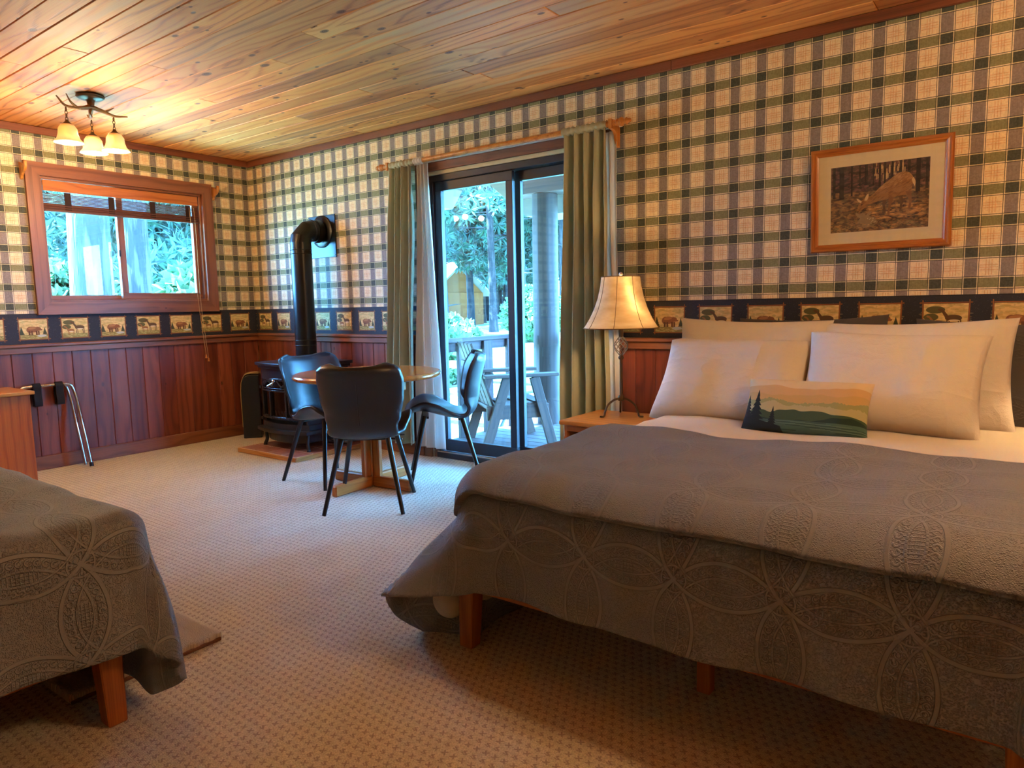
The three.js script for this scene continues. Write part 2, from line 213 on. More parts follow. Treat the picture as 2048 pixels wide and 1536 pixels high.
T.art = canvasTex(1024, 764, (g, w, h) => {   // woodland print: a doe bending to a lying fawn
  const r = rng(21); g.fillStyle = '#3a2a24'; g.fillRect(0, 0, w, h);
  for (let i = 0; i < 2600; i++) { const y = r() * h, x = r() * w, top = y < h * 0.4; g.fillStyle = top ? ['rgba(112,72,66,.5)', 'rgba(70,52,46,.5)', 'rgba(140,96,80,.4)', 'rgba(44,40,36,.6)'][i % 4] : ['rgba(150,110,60,.45)', 'rgba(74,54,36,.5)', 'rgba(188,140,76,.35)', 'rgba(96,86,56,.45)'][i % 4]; g.beginPath(); g.ellipse(x, y, 10 + r() * 34, 4 + r() * 12, r() - 0.5, 0, 7); g.fill(); }
  g.fillStyle = 'rgba(206,170,112,.75)'; for (let i = 0; i < 60; i++) g.fillRect(w * (0.45 + r() * 0.3), r() * h * 0.2, 5 + r() * 12, 20 + r() * 60);
  g.fillStyle = '#2a211c'; for (const x of [0.03, 0.1, 0.22, 0.3, 0.36, 0.44, 0.5, 0.55, 0.62, 0.7, 0.78, 0.86, 0.95]) g.fillRect(w * x, 0, 14 + r() * 36, h * (0.3 + r() * 0.2));
  for (let i = 0; i < 160; i++) { g.fillStyle = ['rgba(214,160,86,.5)', 'rgba(170,120,60,.5)'][i % 2]; g.beginPath(); g.ellipse(w * (0.4 + r() * 0.55), h * (0.62 + r() * 0.2), 12 + r() * 24, 4 + r() * 6, 0, 0, 7); g.fill(); }
  const P = (pts) => { g.beginPath(); pts.forEach((q, k) => { const c = q.map((v, m) => v * (m % 2 ? h : w)); k === 0 ? g.moveTo(c[0], c[1]) : c.length === 2 ? g.lineTo(c[0], c[1]) : c.length === 4 ? g.quadraticCurveTo(...c) : g.bezierCurveTo(...c); }); g.closePath(); };
  const leg = (x0, y0, xk, yk, x1, y1, c) => { g.fillStyle = c; P([[x0 - 0.026, y0], [xk - 0.013, yk], [x1 - 0.009, y1], [x1 + 0.012, y1], [xk + 0.012, yk], [x0 + 0.03, y0]]); g.fill(); };
  leg(0.575, 0.5, 0.555, 0.62, 0.565, 0.74, '#5c3f22'); leg(0.705, 0.46, 0.73, 0.6, 0.715, 0.74, '#5c3f22');
  const body = () => P([[0.84, 0.3], [0.82, 0.19, 0.75, 0.18], [0.68, 0.18, 0.62, 0.26], [0.55, 0.32, 0.5, 0.38], [0.45, 0.46, 0.4, 0.5], [0.345, 0.52], [0.3, 0.6], [0.285, 0.68], [0.31, 0.71], [0.35, 0.66], [0.4, 0.6], [0.47, 0.58, 0.53, 0.55], [0.6, 0.56, 0.68, 0.52], [0.75, 0.5, 0.79, 0.52], [0.835, 0.42, 0.84, 0.3]]);
  g.fillStyle = '#936838'; body(); g.fill(); g.save(); body(); g.clip(); for (let i = 0; i < 700; i++) { const x = 0.28 + r() * 0.58, y = 0.17 + r() * 0.55, up = y < 0.46 - (x - 0.4) * 0.42; g.fillStyle = up ? 'rgba(206,164,104,.3)' : ['rgba(150,108,60,.4)', 'rgba(92,62,32,.4)'][i % 2]; g.beginPath(); g.ellipse(w * x, h * y, 20, 4, -0.5, 0, 7); g.fill(); } g.restore();
  leg(0.625, 0.52, 0.615, 0.63, 0.6, 0.76, '#7d5730'); leg(0.79, 0.46, 0.815, 0.6, 0.8, 0.72, '#7d5730');
  g.fillStyle = '#c8a878'; P([[0.36, 0.54], [0.37, 0.46, 0.4, 0.44], [0.41, 0.49, 0.385, 0.54]]); g.fill(); P([[0.335, 0.55], [0.3, 0.5, 0.28, 0.5], [0.29, 0.55, 0.325, 0.57]]); g.fill(); P([[0.835, 0.27], [0.87, 0.33, 0.85, 0.4], [0.83, 0.36, 0.82, 0.3]]); g.fill();
  g.fillStyle = '#2a1c12'; g.beginPath(); g.ellipse(w * 0.335, h * 0.595, 7, 6, 0, 0, 7); g.fill(); g.beginPath(); g.ellipse(w * 0.295, h * 0.695, 9, 6, 0, 0, 7); g.fill();
  g.fillStyle = '#8c7450'; P([[0.29, 0.9], [0.3, 0.78, 0.36, 0.76], [0.45, 0.76, 0.5, 0.86], [0.48, 0.94, 0.3, 0.94]]); g.fill(); P([[0.32, 0.8], [0.31, 0.72, 0.345, 0.71], [0.385, 0.72, 0.38, 0.8]]); g.fill(); P([[0.375, 0.76], [0.41, 0.69, 0.44, 0.7], [0.42, 0.77, 0.385, 0.79]]); g.fill(); P([[0.325, 0.76], [0.29, 0.7, 0.27, 0.71], [0.28, 0.77, 0.32, 0.79]]); g.fill();
  g.fillStyle = 'rgba(220,204,168,.8)'; for (let i = 0; i < 16; i++) { g.beginPath(); g.arc(w * (0.38 + r() * 0.1), h * (0.8 + r() * 0.09), 4, 0, 7); g.fill(); }
  for (let i = 0; i < 260; i++) { g.fillStyle = ['rgba(180,132,70,.5)', 'rgba(84,62,38,.5)', 'rgba(120,112,66,.4)'][i % 3]; g.beginPath(); g.ellipse(w * r(), h * (0.88 + r() * 0.12), 10 + r() * 22, 4 + r() * 6, r() - 0.5, 0, 7); g.fill(); }
}, true);
T.scenic = canvasTex(1024, 512, (g, w, h) => {   // lumbar pillow print: misty ridges, lake and firs
  g.fillStyle = '#ecd7ae'; g.fillRect(0, 0, w, h);
  const ridge = (y0, amp, col, s, spiky) => { g.fillStyle = col; g.beginPath(); g.moveTo(0, h); for (let x = 0; x <= w; x += 4) g.lineTo(x, y0 - amp * fbm(x / w, 0.3, 4, 2, 3, s) - (spiky ? 22 * vn(x / 9, 0, 9999, 9, s) * vn(x / 60, 1, 9999, 9, s) : 0)); g.lineTo(w, h); g.fill(); };
  ridge(h * 0.3, 90, '#e2bd84', 4); ridge(h * 0.44, 90, '#d9b878', 9); ridge(h * 0.62, 150, '#a8aa72', 14, true); ridge(h * 0.68, 110, '#c2be8c', 19, true); ridge(h * 0.84, 170, '#3e5638', 24); ridge(h * 0.9, 120, '#1d3a30', 29);
  g.fillStyle = '#49685c'; g.fillRect(0, h * 0.82, w, h * 0.18); for (let i = 0; i < 40; i++) { g.fillStyle = i % 2 ? 'rgba(120,146,124,.6)' : 'rgba(24,52,46,.7)'; g.fillRect((i * 197) % w, h * (0.83 + ((i * 37) % 17) / 100), 160, 4); }
  g.fillStyle = '#10201f'; g.beginPath(); g.moveTo(0, h); g.lineTo(0, h * 0.7); g.lineTo(w * 0.16, h * 0.84); g.lineTo(w * 0.34, h * 0.92); g.lineTo(w * 0.36, h); g.fill();
  for (const [x, y, s] of [[0.05, 0.82, 1.3], [0.13, 0.9, 1.75], [0.27, 0.92, 0.95], [0.0, 0.8, 1.1]]) for (let j = 0; j < 7; j++) { g.beginPath(); g.moveTo(w * x, h * y - 180 * s + j * 24 * s); g.lineTo(w * x - (8 + j * 6.5) * s, h * y - 140 * s + j * 24 * s); g.lineTo(w * x + (8 + j * 6.5) * s, h * y - 140 * s + j * 24 * s); g.fill(); }
}, true);

// ---------- materials ----------
const M = {};
M.cedar = T.cedar.flatMap((t) => [0xffffff, 0xe2d6cc, 0xfff0dc].map((c) => std({ map: t, color: c, bumpMap: t, bumpScale: 0.0012, roughness: 0.62 })));
M.red = T.red.map((t) => std({ map: t, roughness: 0.42 }));
M.red2 = std({ map: T.red[1], roughness: 0.42, color: 0xd8c8c0 });
M.trim = std({ map: T.brown, roughness: 0.5, color: 0xe8dcd0 });
M.casing = std({ map: T.brown, roughness: 0.42 });
M.oak = std({ map: T.oak, roughness: 0.3 });
M.oakRed = std({ map: T.oak, roughness: 0.32, color: 0xe8c4a0 });
M.honey = std({ map: T.oak, roughness: 0.3, color: 0xfff0cc });
M.greyWood = std({ map: T.grey, roughness: 0.75, color: 0xc4b0b4 });
M.plaid = std({ map: T.plaid, roughness: 0.75 });
M.plain = std({ color: 0xb9a684, roughness: 0.9 });
M.border = std({ map: T.border, roughness: 0.7 });
M.carpet = std({ map: T.carpet, bumpMap: T.carpetBump, bumpScale: 0.006, roughness: 1 });
M.quilt = std({ color: 0x85888f, bumpMap: T.quilt, bumpScale: 0.028, roughness: 0.62 });
M.cover = std({ color: 0xe2dbce, bumpMap: T.waffle, bumpScale: 0.002, roughness: 0.85 });
M.pillow = std({ color: 0xddd6ca, bumpMap: T.wrinkle, bumpScale: 0.011, roughness: 0.85 });
M.sham = std({ color: 0x4a4745, bumpMap: T.quilt, bumpScale: 0.004, roughness: 0.8 });
M.scenic = std({ map: T.scenic, bumpMap: T.weave, bumpScale: 0.0006, roughness: 0.85 });
M.bedwood = std({ map: T.oak, roughness: 0.4, color: 0xd4ac88 });
M.leather = std({ color: 0x2a2b31, bumpMap: T.speckle, bumpScale: 0.0005, roughness: 0.3 });
M.black = std({ color: 0x0e0e10, roughness: 0.35 });
M.iron = std({ color: 0x2c2e34, roughness: 0.3, metalness: 0.3 });
M.pipe = std({ color: 0x121214, roughness: 0.3, metalness: 0.2 });
M.bronze = std({ color: 0x5a4a34, roughness: 0.45, metalness: 0.75 });
M.antler = std({ color: 0x8c7248, roughness: 0.55, metalness: 0.25 });
M.chrome = std({ color: 0xd8d8d8, roughness: 0.15, metalness: 1 });
M.alu = std({ color: 0x34343a, roughness: 0.42, metalness: 0.4 });
M.glass = phy({ color: 0xffffff, transmission: 1, thickness: 0, roughness: 0, ior: 1.45 });
M.picGlass = phy({ color: 0xffffff, transmission: 1, thickness: 0, roughness: 0.0, ior: 1.5 });
M.curtain = phy({ color: 0xb6b494, roughness: 0.9, bumpMap: T.weave, bumpScale: 0.0004, transmission: 0.12, thickness: 0, side: THREE.DoubleSide });
M.liner = phy({ color: 0xf0f0ee, roughness: 0.95, transmission: 0.5, thickness: 0, side: THREE.DoubleSide });
M.white = std({ color: 0xe8e8e4, roughness: 0.5 });
M.blindDark = std({ color: 0x5a3324, roughness: 0.5 });
M.cord = std({ color: 0xc8a878, roughness: 0.8 });
M.lampGlass = phy({ color: 0xffe9c0, roughness: 1, transmission: 0.6, thickness: 0, side: THREE.DoubleSide });
M.shade = phy({ map: T.shade, roughness: 1, transmission: 0.3, thickness: 0, side: THREE.DoubleSide });
M.bulb = std({ color: 0xfff4e0, emissive: new THREE.Color().setRGB(1.0, 0.82, 0.5), emissiveIntensity: 6 });
M.mat = std({ color: 0xd8c8a0, roughness: 0.9 });
M.art = std({ map: T.art, roughness: 0.7 });
M.rug = std({ color: 0xcfbba8, bumpMap: T.speckle, bumpScale: 0.01, roughness: 1 });
M.tile = std({ map: T.tile, roughness: 0.5 });
M.grout = std({ color: 0xd8ccc0, roughness: 0.9 });
M.bark = std({ map: T.bark, bumpMap: T.barkBump, bumpScale: 0.02, roughness: 0.95 });
M.log = std({ map: T.grey, color: 0xa88a80, roughness: 0.7 });
M.needle = phy({ color: 0x44604f, roughness: 0.9, transmission: 0.22, thickness: 0, side: THREE.DoubleSide });
M.leaf = phy({ color: 0x4f7040, roughness: 0.9, transmission: 0.4, thickness: 0, side: THREE.DoubleSide });
M.grass = std({ map: T.grass, roughness: 1 });
M.soffit = std({ color: 0x6e5f54, roughness: 0.8 });
M.beam = std({ map: T.grey, color: 0xc89c90, roughness: 0.7 });
M.cabin = std({ map: T.cedar[0], roughness: 0.8, color: 0x9c7c58 });
M.roof = std({ color: 0xb8b4b0, roughness: 0.9 });

// ================= THE ROOM =================
const RX = 7.6, RZ = 5.2, H = 2.455, WT = 0.16;
const WIN = { z0: 0.47, z1: 1.68, y0: 1.205, y1: 2.1 }, DOOR = { x0: 2.16, x1: 3.69, y1: 2.075 };
{ const g = new THREE.BoxGeometry(RX + 2 * WT, 0.12, RZ + 2 * WT).translate(RX / 2, -0.06, RZ / 2); struct('floor', grainUV(g, 'x', 0, 0), M.carpet, 'beige carpet with a small woven leaf motif covering the floor', 'floor'); }
function shapeWall(pts, hole) { const s = new THREE.Shape(pts.map((p) => new THREE.Vector2(...p))); if (hole) s.holes.push(new THREE.Path(hole.map((p) => new THREE.Vector2(...p)))); return new THREE.ExtrudeGeometry(s, { depth: WT, bevelEnabled: false }); }
const rectp = (a, b, c, d) => [[a, b], [c, b], [c, d], [a, d]];
const plaidFor = (ou, ov) => { const t = T.plaid.clone(); t.offset.set(ou, ov); t.needsUpdate = true; const m = M.plaid.clone(); m.map = t; return m; };
// texture band centres sit at 0.5/4 + k/4 of the tile: shift so that a band falls on row y=1.1752 and on the measured columns
const off = (at) => 0.125 - at / (PL * 4);
// right wall (z = 0): shape in x,y
const wallR = struct('wall_right', shapeWall([[-WT, 0], [DOOR.x0, 0], [DOOR.x0, DOOR.y1], [DOOR.x1, DOOR.y1], [DOOR.x1, 0], [RX + WT, 0], [RX + WT, H], [-WT, H]]).translate(0, 0, -WT), plaidFor(off(0.0924), off(1.1752)), 'long wall with green plaid wallpaper, wildlife border and the sliding door', 'wall');
// left wall (x = 0): shape in (z, y) -> rotate so that shape x = -z... built with u = z
{ const g = shapeWall(rectp(0, 0, RZ + WT, H), rectp(WIN.z0, WIN.y0, WIN.z1, WIN.y1)); g.rotateY(-Math.PI / 2).translate(0, 0, 0); var wallL = struct('wall_left', g, plaidFor(off(0.045), off(1.1752)), 'end wall with green plaid wallpaper, wildlife border and the window', 'wall'); }
{ const g = shapeWall(rectp(0, 0, RX + WT, H)).translate(0, 0, RZ); struct('wall_back', g, plaidFor(0, off(1.1752)), 'plaid papered wall behind the second bed', 'wall'); }
{ const g = shapeWall(rectp(0, 0, RZ, H)).rotateY(-Math.PI / 2).translate(RX + WT, 0, 0); struct('wall_far', g, plaidFor(0, off(1.1752)), 'plaid papered end wall behind the viewer', 'wall'); }
// ceiling boards
const ceiling = struct('ceiling', new THREE.BoxGeometry(RX + 2 * WT, 0.12, RZ + 2 * WT).translate(RX / 2, H + 0.06, RZ / 2), std({ color: 0x4a2c18, roughness: 0.9 }), 'ceiling of knotty cedar boards running along the plaid wall', 'ceiling');
{ const r = rng(11), W = 0.1275; let row = 0;
  for (let z = 0.003; z < RZ - 0.02; z += W, row++) { let x = 0.002 - r() * 2.2;
    while (x < RX) { const L = 1.3 + r() * 2.6, a = Math.max(0.002, x), b = Math.min(RX - 0.002, x + L); x += L; if (b - a < 0.15) continue;
      const th = 0.016 + r() * 0.003; mesh('plank', span(a + 0.0008, b - 0.0008, H - th, H, z + 0.0012, Math.min(z + W - 0.0012, RZ - 0.002), 'x', 0.0035), M.cedar[Math.floor(r() * 8.999)], ceiling); } } }
const CY = H - 0.019;
// crown boards
{ let k = 1; const tr = (g, label) => struct('trim_' + k++, g, M.trim, label, 'trim');
  tr(span(0.021, 4.05, CY - 0.052, CY - 0.001, 0.001, 0.021, 'x'), 'crown board above the sliding door end of the plaid wall'); tr(span(4.051, RX - 0.002, CY - 0.052, CY - 0.001, 0.001, 0.02, 'x'), 'crown board above the bed end of the plaid wall');
  tr(span(0.001, 0.02, CY - 0.052, CY - 0.001, 0.001, RZ - 0.002, 'z'), 'crown board along the top of the window wall'); }
// border strips, wainscot boards, chair rail, baseboard
function borderGeo(len, start, flip) { const g = new THREE.BoxGeometry(len, BH, 0.002); const uv = g.attributes.uv, p = g.attributes.position; for (let i = 0; i < uv.count; i++) uv.setXY(i, (p.getX(i) + len / 2 - start) / BP, (p.getY(i) + BH / 2) / BH); return g; }
const BY = 0.91 + BH / 2;
mesh('border', borderGeo(DOOR.x0 - 0.075, 0.302).translate((DOOR.x0 - 0.075) / 2, BY, 0.001), M.border, wallR);
mesh('border', borderGeo(RX - DOOR.x1 - 0.017, 3.938 - DOOR.x1 - 0.012).translate((RX + DOOR.x1 + 0.012) / 2, BY, 0.001), M.border, wallR);
mesh('border', borderGeo(RZ, RZ - 1.899).rotateY(Math.PI / 2).translate(0.001, BY, RZ / 2), M.border, wallL);
{ const r = rng(17), W = 0.1285, mats = [...M.red, M.red2];
  const board = (a, b, alongX) => mesh('board', alongX ? span(a + 0.0006, b - 0.0006, 0.0, 0.87, 0.0005, 0.012, 'y', 0.0035) : span(0.0005, 0.012, 0.0, 0.87, a + 0.0006, b - 0.0006, 'y', 0.0035), mats[Math.floor(r() * 3)], alongX ? wallR : wallL);
  for (let x = 0.013; x < DOOR.x0 - 0.08; x += W) board(x, Math.min(x + W, DOOR.x0 - 0.076), true);
  for (let x = DOOR.x1 + 0.012; x < RX - 0.02; x += W) board(x, Math.min(x + W, RX - 0.003), true);
  for (let z = 0.03 - W; z < RZ - 0.02; z += W) board(Math.max(z, 0.013), Math.min(z + W, RZ - 0.003), false); }
{ const rail = (a, b) => [span(a, b, 0.846, 0.888, 0.0125, 0.03, 'x'), span(a, b, 0.888, 0.912, 0.0025, 0.044, 'x', 0.006)], railZ = (a, b) => [span(0.0125, 0.03, 0.846, 0.888, a, b, 'z'), span(0.0025, 0.044, 0.888, 0.912, a, b, 'z', 0.006)];
  struct('trim_4', rail(0.046, DOOR.x0 - 0.077), M.casing, 'chair rail between the corner and the sliding door', 'trim');
  struct('trim_5', rail(DOOR.x1 + 0.012, RX - 0.003), M.casing, 'chair rail behind the bed and lamp', 'trim');
  struct('trim_6', railZ(0.0125, RZ - 0.003), M.casing, 'chair rail below the window', 'trim');
  struct('baseboard_right', [span(0.035, DOOR.x0 - 0.077, 0.001, 0.1, 0.0125, 0.03, 'x'), span(DOOR.x1 + 0.012, RX - 0.003, 0.001, 0.1, 0.0125, 0.03, 'x')], M.casing, 'wooden baseboard along the plaid wall', 'baseboard');
  struct('baseboard_left', span(0.0125, 0.032, 0.001, 0.1, 0.0125, RZ - 0.003, 'z'), M.casing, 'wooden baseboard below the window wall panelling', 'baseboard'); }

// ---- window ----
{ const w = thing('window_1', 'wood framed sliding window with a raised woven blind in plaid wall', 'window', [0, WIN.y0, (WIN.z0 + WIN.z1) / 2], 0, null, 'structure'), hz = (WIN.z1 - WIN.z0) / 2, hh = WIN.y1 - WIN.y0, C = 0.088, t = 0.021;
  // mitred casing boards
  const cas = (pts, axis, turn) => { const g = extrude(pts, t, 0.0025); return grainUV(turn(g), axis); }, toL = (g) => g.rotateY(-Math.PI / 2).translate(t + 0.003, 0, 0);
  mesh('casing_board', cas([[-hz - C, hh + C], [hz + C, hh + C], [hz, hh], [-hz, hh]].map(([a, b]) => [a, b]), 'z', toL), M.casing, w);
  mesh('casing_board', cas([[-hz - C, -C], [hz + C, -C], [hz, 0], [-hz, 0]], 'z', toL), M.casing, w);
  mesh('casing_board', cas([[-hz - C, -C], [-hz, 0], [-hz, hh], [-hz - C, hh + C]], 'y', toL), M.casing, w);
  mesh('casing_board', cas([[hz + C, -C], [hz, 0], [hz, hh], [hz + C, hh + C]], 'y', toL), M.casing, w);
  mesh('jamb', [span(-0.135, 0.001, 0.001, 0.02, -hz + 0.001, hz - 0.001, 'z'), span(-0.135, 0.001, hh - 0.02, hh - 0.001, -hz + 0.001, hz - 0.001, 'z'), span(-0.135, 0.001, 0.02, hh - 0.02, -hz + 0.001, -hz + 0.02, 'y'), span(-0.135, 0.001, 0.02, hh - 0.02, hz - 0.02, hz - 0.001, 'y')], M.casing, w);
  const sash = (z0, z1, x, wd) => { const s = mesh('sash', [span(x - 0.02, x + 0.02, 0.021, 0.021 + wd, z0, z1, 'z'), span(x - 0.02, x + 0.02, hh - 0.021 - wd, hh - 0.021, z0, z1, 'z'), span(x - 0.02, x + 0.02, 0.021 + wd, hh - 0.021 - wd, z0, z0 + wd, 'y'), span(x - 0.02, x + 0.02, 0.021 + wd, hh - 0.021 - wd, z1 - wd, z1, 'y')], M.casing, w); mesh('pane', new THREE.BoxGeometry(0.004, hh - 0.05 - 2 * wd, z1 - z0 - 2 * wd + 0.004).translate(x, hh / 2, (z0 + z1) / 2), M.glass, s); return s; };
  sash(-hz + 0.021, 0.075, -0.052, 0.048); sash(0.02, hz - 0.021, -0.103, 0.03);
  mesh('latch', bx(0.012, 0.05, 0.014, -0.03, hh * 0.42, 0.075, 'y'), M.alu, w);
  // blind
  const b = thing('woven_blind', 'raised dark brown matchstick blind under a wooden valance in window', 'blind', [-0.018, WIN.y1 - 0.021, (WIN.z0 + WIN.z1) / 2]); const L = hz - 0.026;
  mesh('valance', span(0.0, 0.012, -0.078, -0.001, -L, L, 'z'), M.oakRed, b);
  for (let i = 0; i < 8; i++) mesh('slat', span(-0.007, -0.002, -0.1 - i * 0.0098, -0.0935 - i * 0.0098, -L, L, 'z', 0.001), M.blindDark, b);
  mesh('rolled_slats', [0, 1, 2, 3, 4].map((i) => rod([-0.002 + (i % 2) * 0.007, -0.172 - i * 0.0075, -L], [-0.002 + (i % 2) * 0.007, -0.172 - i * 0.0075, L], 0.0055)), M.blindDark, b);
  for (const z of [-0.5, -0.2, 0.12, 0.43].map((q) => q * 0.98)) mesh('tape', span(0.0075, 0.0095, -0.205, -0.08, z - 0.022, z + 0.022, 'y', 0.0008), std({ color: 0x2c1a16, roughness: 0.9 }), b);
  mesh('bottom_rail', bx(0.02, 0.018, 2 * L, 0.002, -0.214, 0, 'z', 0.004), M.blindDark, b);
  mesh('pull_cord', [tube([[0.03, -0.1, -0.49], [0.045, -0.3, -0.49], [0.058, -0.9, -0.5], [0.066, -1.33, -0.53]], 0.0016, 20, 5), tube([[0.03, -0.1, -0.53], [0.048, -0.3, -0.525], [0.06, -0.9, -0.52], [0.066, -1.36, -0.55]], 0.0016, 20, 5)], M.cord, b);
  for (const [y, z] of [[-1.33, -0.53], [-1.36, -0.55]]) mesh('tassel', lathe([[0, 0.002], [0.005, 0], [0.007, -0.02], [0.009, -0.026], [0.009, -0.03], [0, -0.031]], 12).translate(0.066, y, z), M.honey, b);
}
// little wooden rod hooks beside the window
for (const [z, s, lab] of [[WIN.z1 + 0.105, 1, 'wooden curtain hook at the upper left of the window'], [WIN.z0 - 0.106, -1, 'wooden curtain hook at the upper right of the window']]) {
  const h = thing('curtain_hook', lab, 'hook', [0.001, 2.06, z], 0, 'wooden hooks beside the window');
  const sh = new THREE.Shape(); sh.moveTo(0, 0); sh.lineTo(0.012, 0.005); sh.quadraticCurveTo(0.03, 0.035, 0.06, 0.045); sh.quadraticCurveTo(0.105, 0.06, 0.1, 0.11); sh.quadraticCurveTo(0.088, 0.12, 0.08, 0.105); sh.quadraticCurveTo(0.075, 0.08, 0.05, 0.09); sh.quadraticCurveTo(0.03, 0.11, 0, 0.115); sh.closePath();
  mesh('hook_board', grainUV(new THREE.ExtrudeGeometry(sh, { depth: 0.014, bevelEnabled: true, bevelSize: 0.0015, bevelThickness: 0.0015, bevelSegments: 1 }).translate(0, 0, -0.007), 'y'), M.honey, h);
}
// ---- sliding door ----
{ const d = thing('door_1', 'dark bronze sliding glass door to the porch', 'door', [DOOR.x0, 0, 0], 0, null, 'structure'), W = DOOR.x1 - DOOR.x0, x0 = 0.03, x1 = W - 0.03, top = 2.045, zf = -0.05;
  mesh('frame', [span(x0, x1, top - 0.045, top, -0.13, -0.01, 'x'), span(x0, x1, 0.001, 0.04, -0.13, 0.0, 'x'), span(x0, x0 + 0.035, 0.04, top - 0.045, -0.13, -0.01, 'y'), span(x1 - 0.035, x1, 0.04, top - 0.045, -0.13, -0.01, 'y')], M.alu, d);
  mesh('track', [span(x0, x1, 0.04, 0.052, -0.028, -0.022, 'x', 0.001), span(x0, x1, 0.04, 0.05, -0.012, -0.006, 'x', 0.001)], M.chrome, d);
  const mid = 0.725, panel = (a, b, z, name) => { const p = mesh(name, [span(a, b, 0.053, 0.14, z - 0.017, z + 0.017, 'x'), span(a, b, top - 0.11, top - 0.046, z - 0.017, z + 0.017, 'x'), span(a, a + 0.055, 0.14, top - 0.11, z - 0.017, z + 0.017, 'y'), span(b - 0.055, b, 0.14, top - 0.11, z - 0.017, z + 0.017, 'y')], M.alu, d); mesh('pane', new THREE.BoxGeometry(b - a - 0.1, top - 0.24, 0.005).translate((a + b) / 2, (top + 0.03) / 2, z), M.glass, p); return p; };
  panel(x0 + 0.036, mid + 0.03, -0.045, 'sliding_panel'); panel(mid, x1 - 0.036, -0.1, 'fixed_panel');
  mesh('head_jamb', span(0.003, W - 0.003, top + 0.001, DOOR.y1 - 0.002, -0.14, 0.0, 'x'), M.mat, d);
  mesh('side_jamb', [span(0.003, 0.029, 0.001, top, -0.14, 0.0, 'y'), span(W - 0.029, W - 0.003, 0.001, top, -0.14, 0, 'y')], M.casing, d);
  mesh('head_casing', span(-0.075, W + 0.02, DOOR.y1 - 0.005, DOOR.y1 + 0.08, 0.003, 0.024, 'x'), M.trim, d);
  mesh('side_casing', span(-0.075, 0.0, 0.001, DOOR.y1 - 0.006, 0.003, 0.024, 'y'), M.trim, d);
}

// ================= LAMPS =================
function bulbLight(parent, x, y, z, cd, below = 0) { const b = mesh('bulb', new THREE.SphereGeometry(0.026, 16, 12).scale(1, 1.25, 1).translate(x, y, z), M.bulb, parent); const l = new THREE.PointLight(WARM, cd, 0, 2); l.position.set(x, y - below, z); l.castShadow = true; l.shadow.radius = 1.3; parent.add(l); return b; }
function antlerLight(label, pos, ry, cd) { const f = thing('antler_ceiling_light', label, 'light', pos, ry, 'antler ceiling lights');
  mesh('ceiling_plate', lathe([[0.0005, -0.001], [0.075, -0.001], [0.078, -0.012], [0.066, -0.022], [0.03, -0.03], [0.022, -0.034], [0.018, -0.062], [0.024, -0.07], [0.001, -0.074]]), M.bronze, f);
  const horn = (pts, r0) => { const c = new THREE.CatmullRomCurve3(pts.map((p) => V3(...p))), n = 14, g = []; for (let i = 0; i < n; i++) { const a = c.getPoint(i / n), b = c.getPoint((i + 1) / n); g.push(rod(a.toArray(), b.toArray(), r0 * (1 - 0.75 * (i / n)), r0 * (1 - 0.75 * ((i + 1) / n)), 8)); } return g; };
  mesh('antler', [...horn([[0, -0.07, 0], [0.02, -0.095, 0.08], [0.02, -0.095, 0.15], [0.03, -0.05, 0.2]], 0.016), ...horn([[0.02, -0.093, 0.09], [0.04, -0.07, 0.13], [0.04, -0.03, 0.15]], 0.01)], M.antler, f);
  mesh('antler', [...horn([[0, -0.07, 0], [0.01, -0.085, -0.06], [0.03, -0.105, -0.12], [0.05, -0.1, -0.19]], 0.016), ...horn([[0.02, -0.09, -0.07], [0.01, -0.07, -0.1], [0.01, -0.05, -0.13]], 0.009)], M.antler, f);
  mesh('antler', [...horn([[0, -0.07, 0], [-0.06, -0.09, -0.02], [-0.14, -0.1, -0.05], [-0.2, -0.07, -0.06]], 0.016), ...horn([[0, -0.08, 0.0], [0.03, -0.11, 0.02], [0.04, -0.14, 0.015]], 0.01)], M.antler, f);
  for (const [x, z, yt] of [[0.02, 0.15, -0.1], [-0.15, -0.06, -0.105], [0.025, -0.115, -0.108]]) {
    mesh('chain', [0, 1, 2, 3].map((i) => new THREE.TorusGeometry(0.0095, 0.0026, 6, 12).scale(0.75, 1.2, 1).rotateY(i % 2 ? Math.PI / 2 : 0).translate(x, yt - 0.016 - i * 0.0185, z)), M.bronze, f);
    const s = mesh('glass_shade', lathe([[0.02, 0.0], [0.036, -0.008], [0.05, -0.03], [0.053, -0.06], [0.06, -0.085], [0.076, -0.104], [0.079, -0.11], [0.0765, -0.109], [0.058, -0.088], [0.0505, -0.06], [0.0475, -0.03], [0.034, -0.011], [0.018, -0.003]]).translate(x, yt - 0.098, z), M.lampGlass, f);
    mesh('shade_cap', lathe([[0.001, 0.02], [0.009, 0.018], [0.012, 0.008], [0.028, -0.006], [0.036, -0.018], [0.033, -0.018], [0.001, -0.004]], 20).translate(x, yt - 0.095, z), M.bronze, s);
    bulbLight(f, x, yt - 0.17, z, cd, 0.15);
  } }
antlerLight('antler ceiling light with three glowing glass bell shades', [1.05, CY, 1.74], 0, BULB.ceiling);
antlerLight('matching antler ceiling light past the right edge, over the large bed', [6.35, CY, 1.74], 1.0, BULB.ceiling * 1.12);
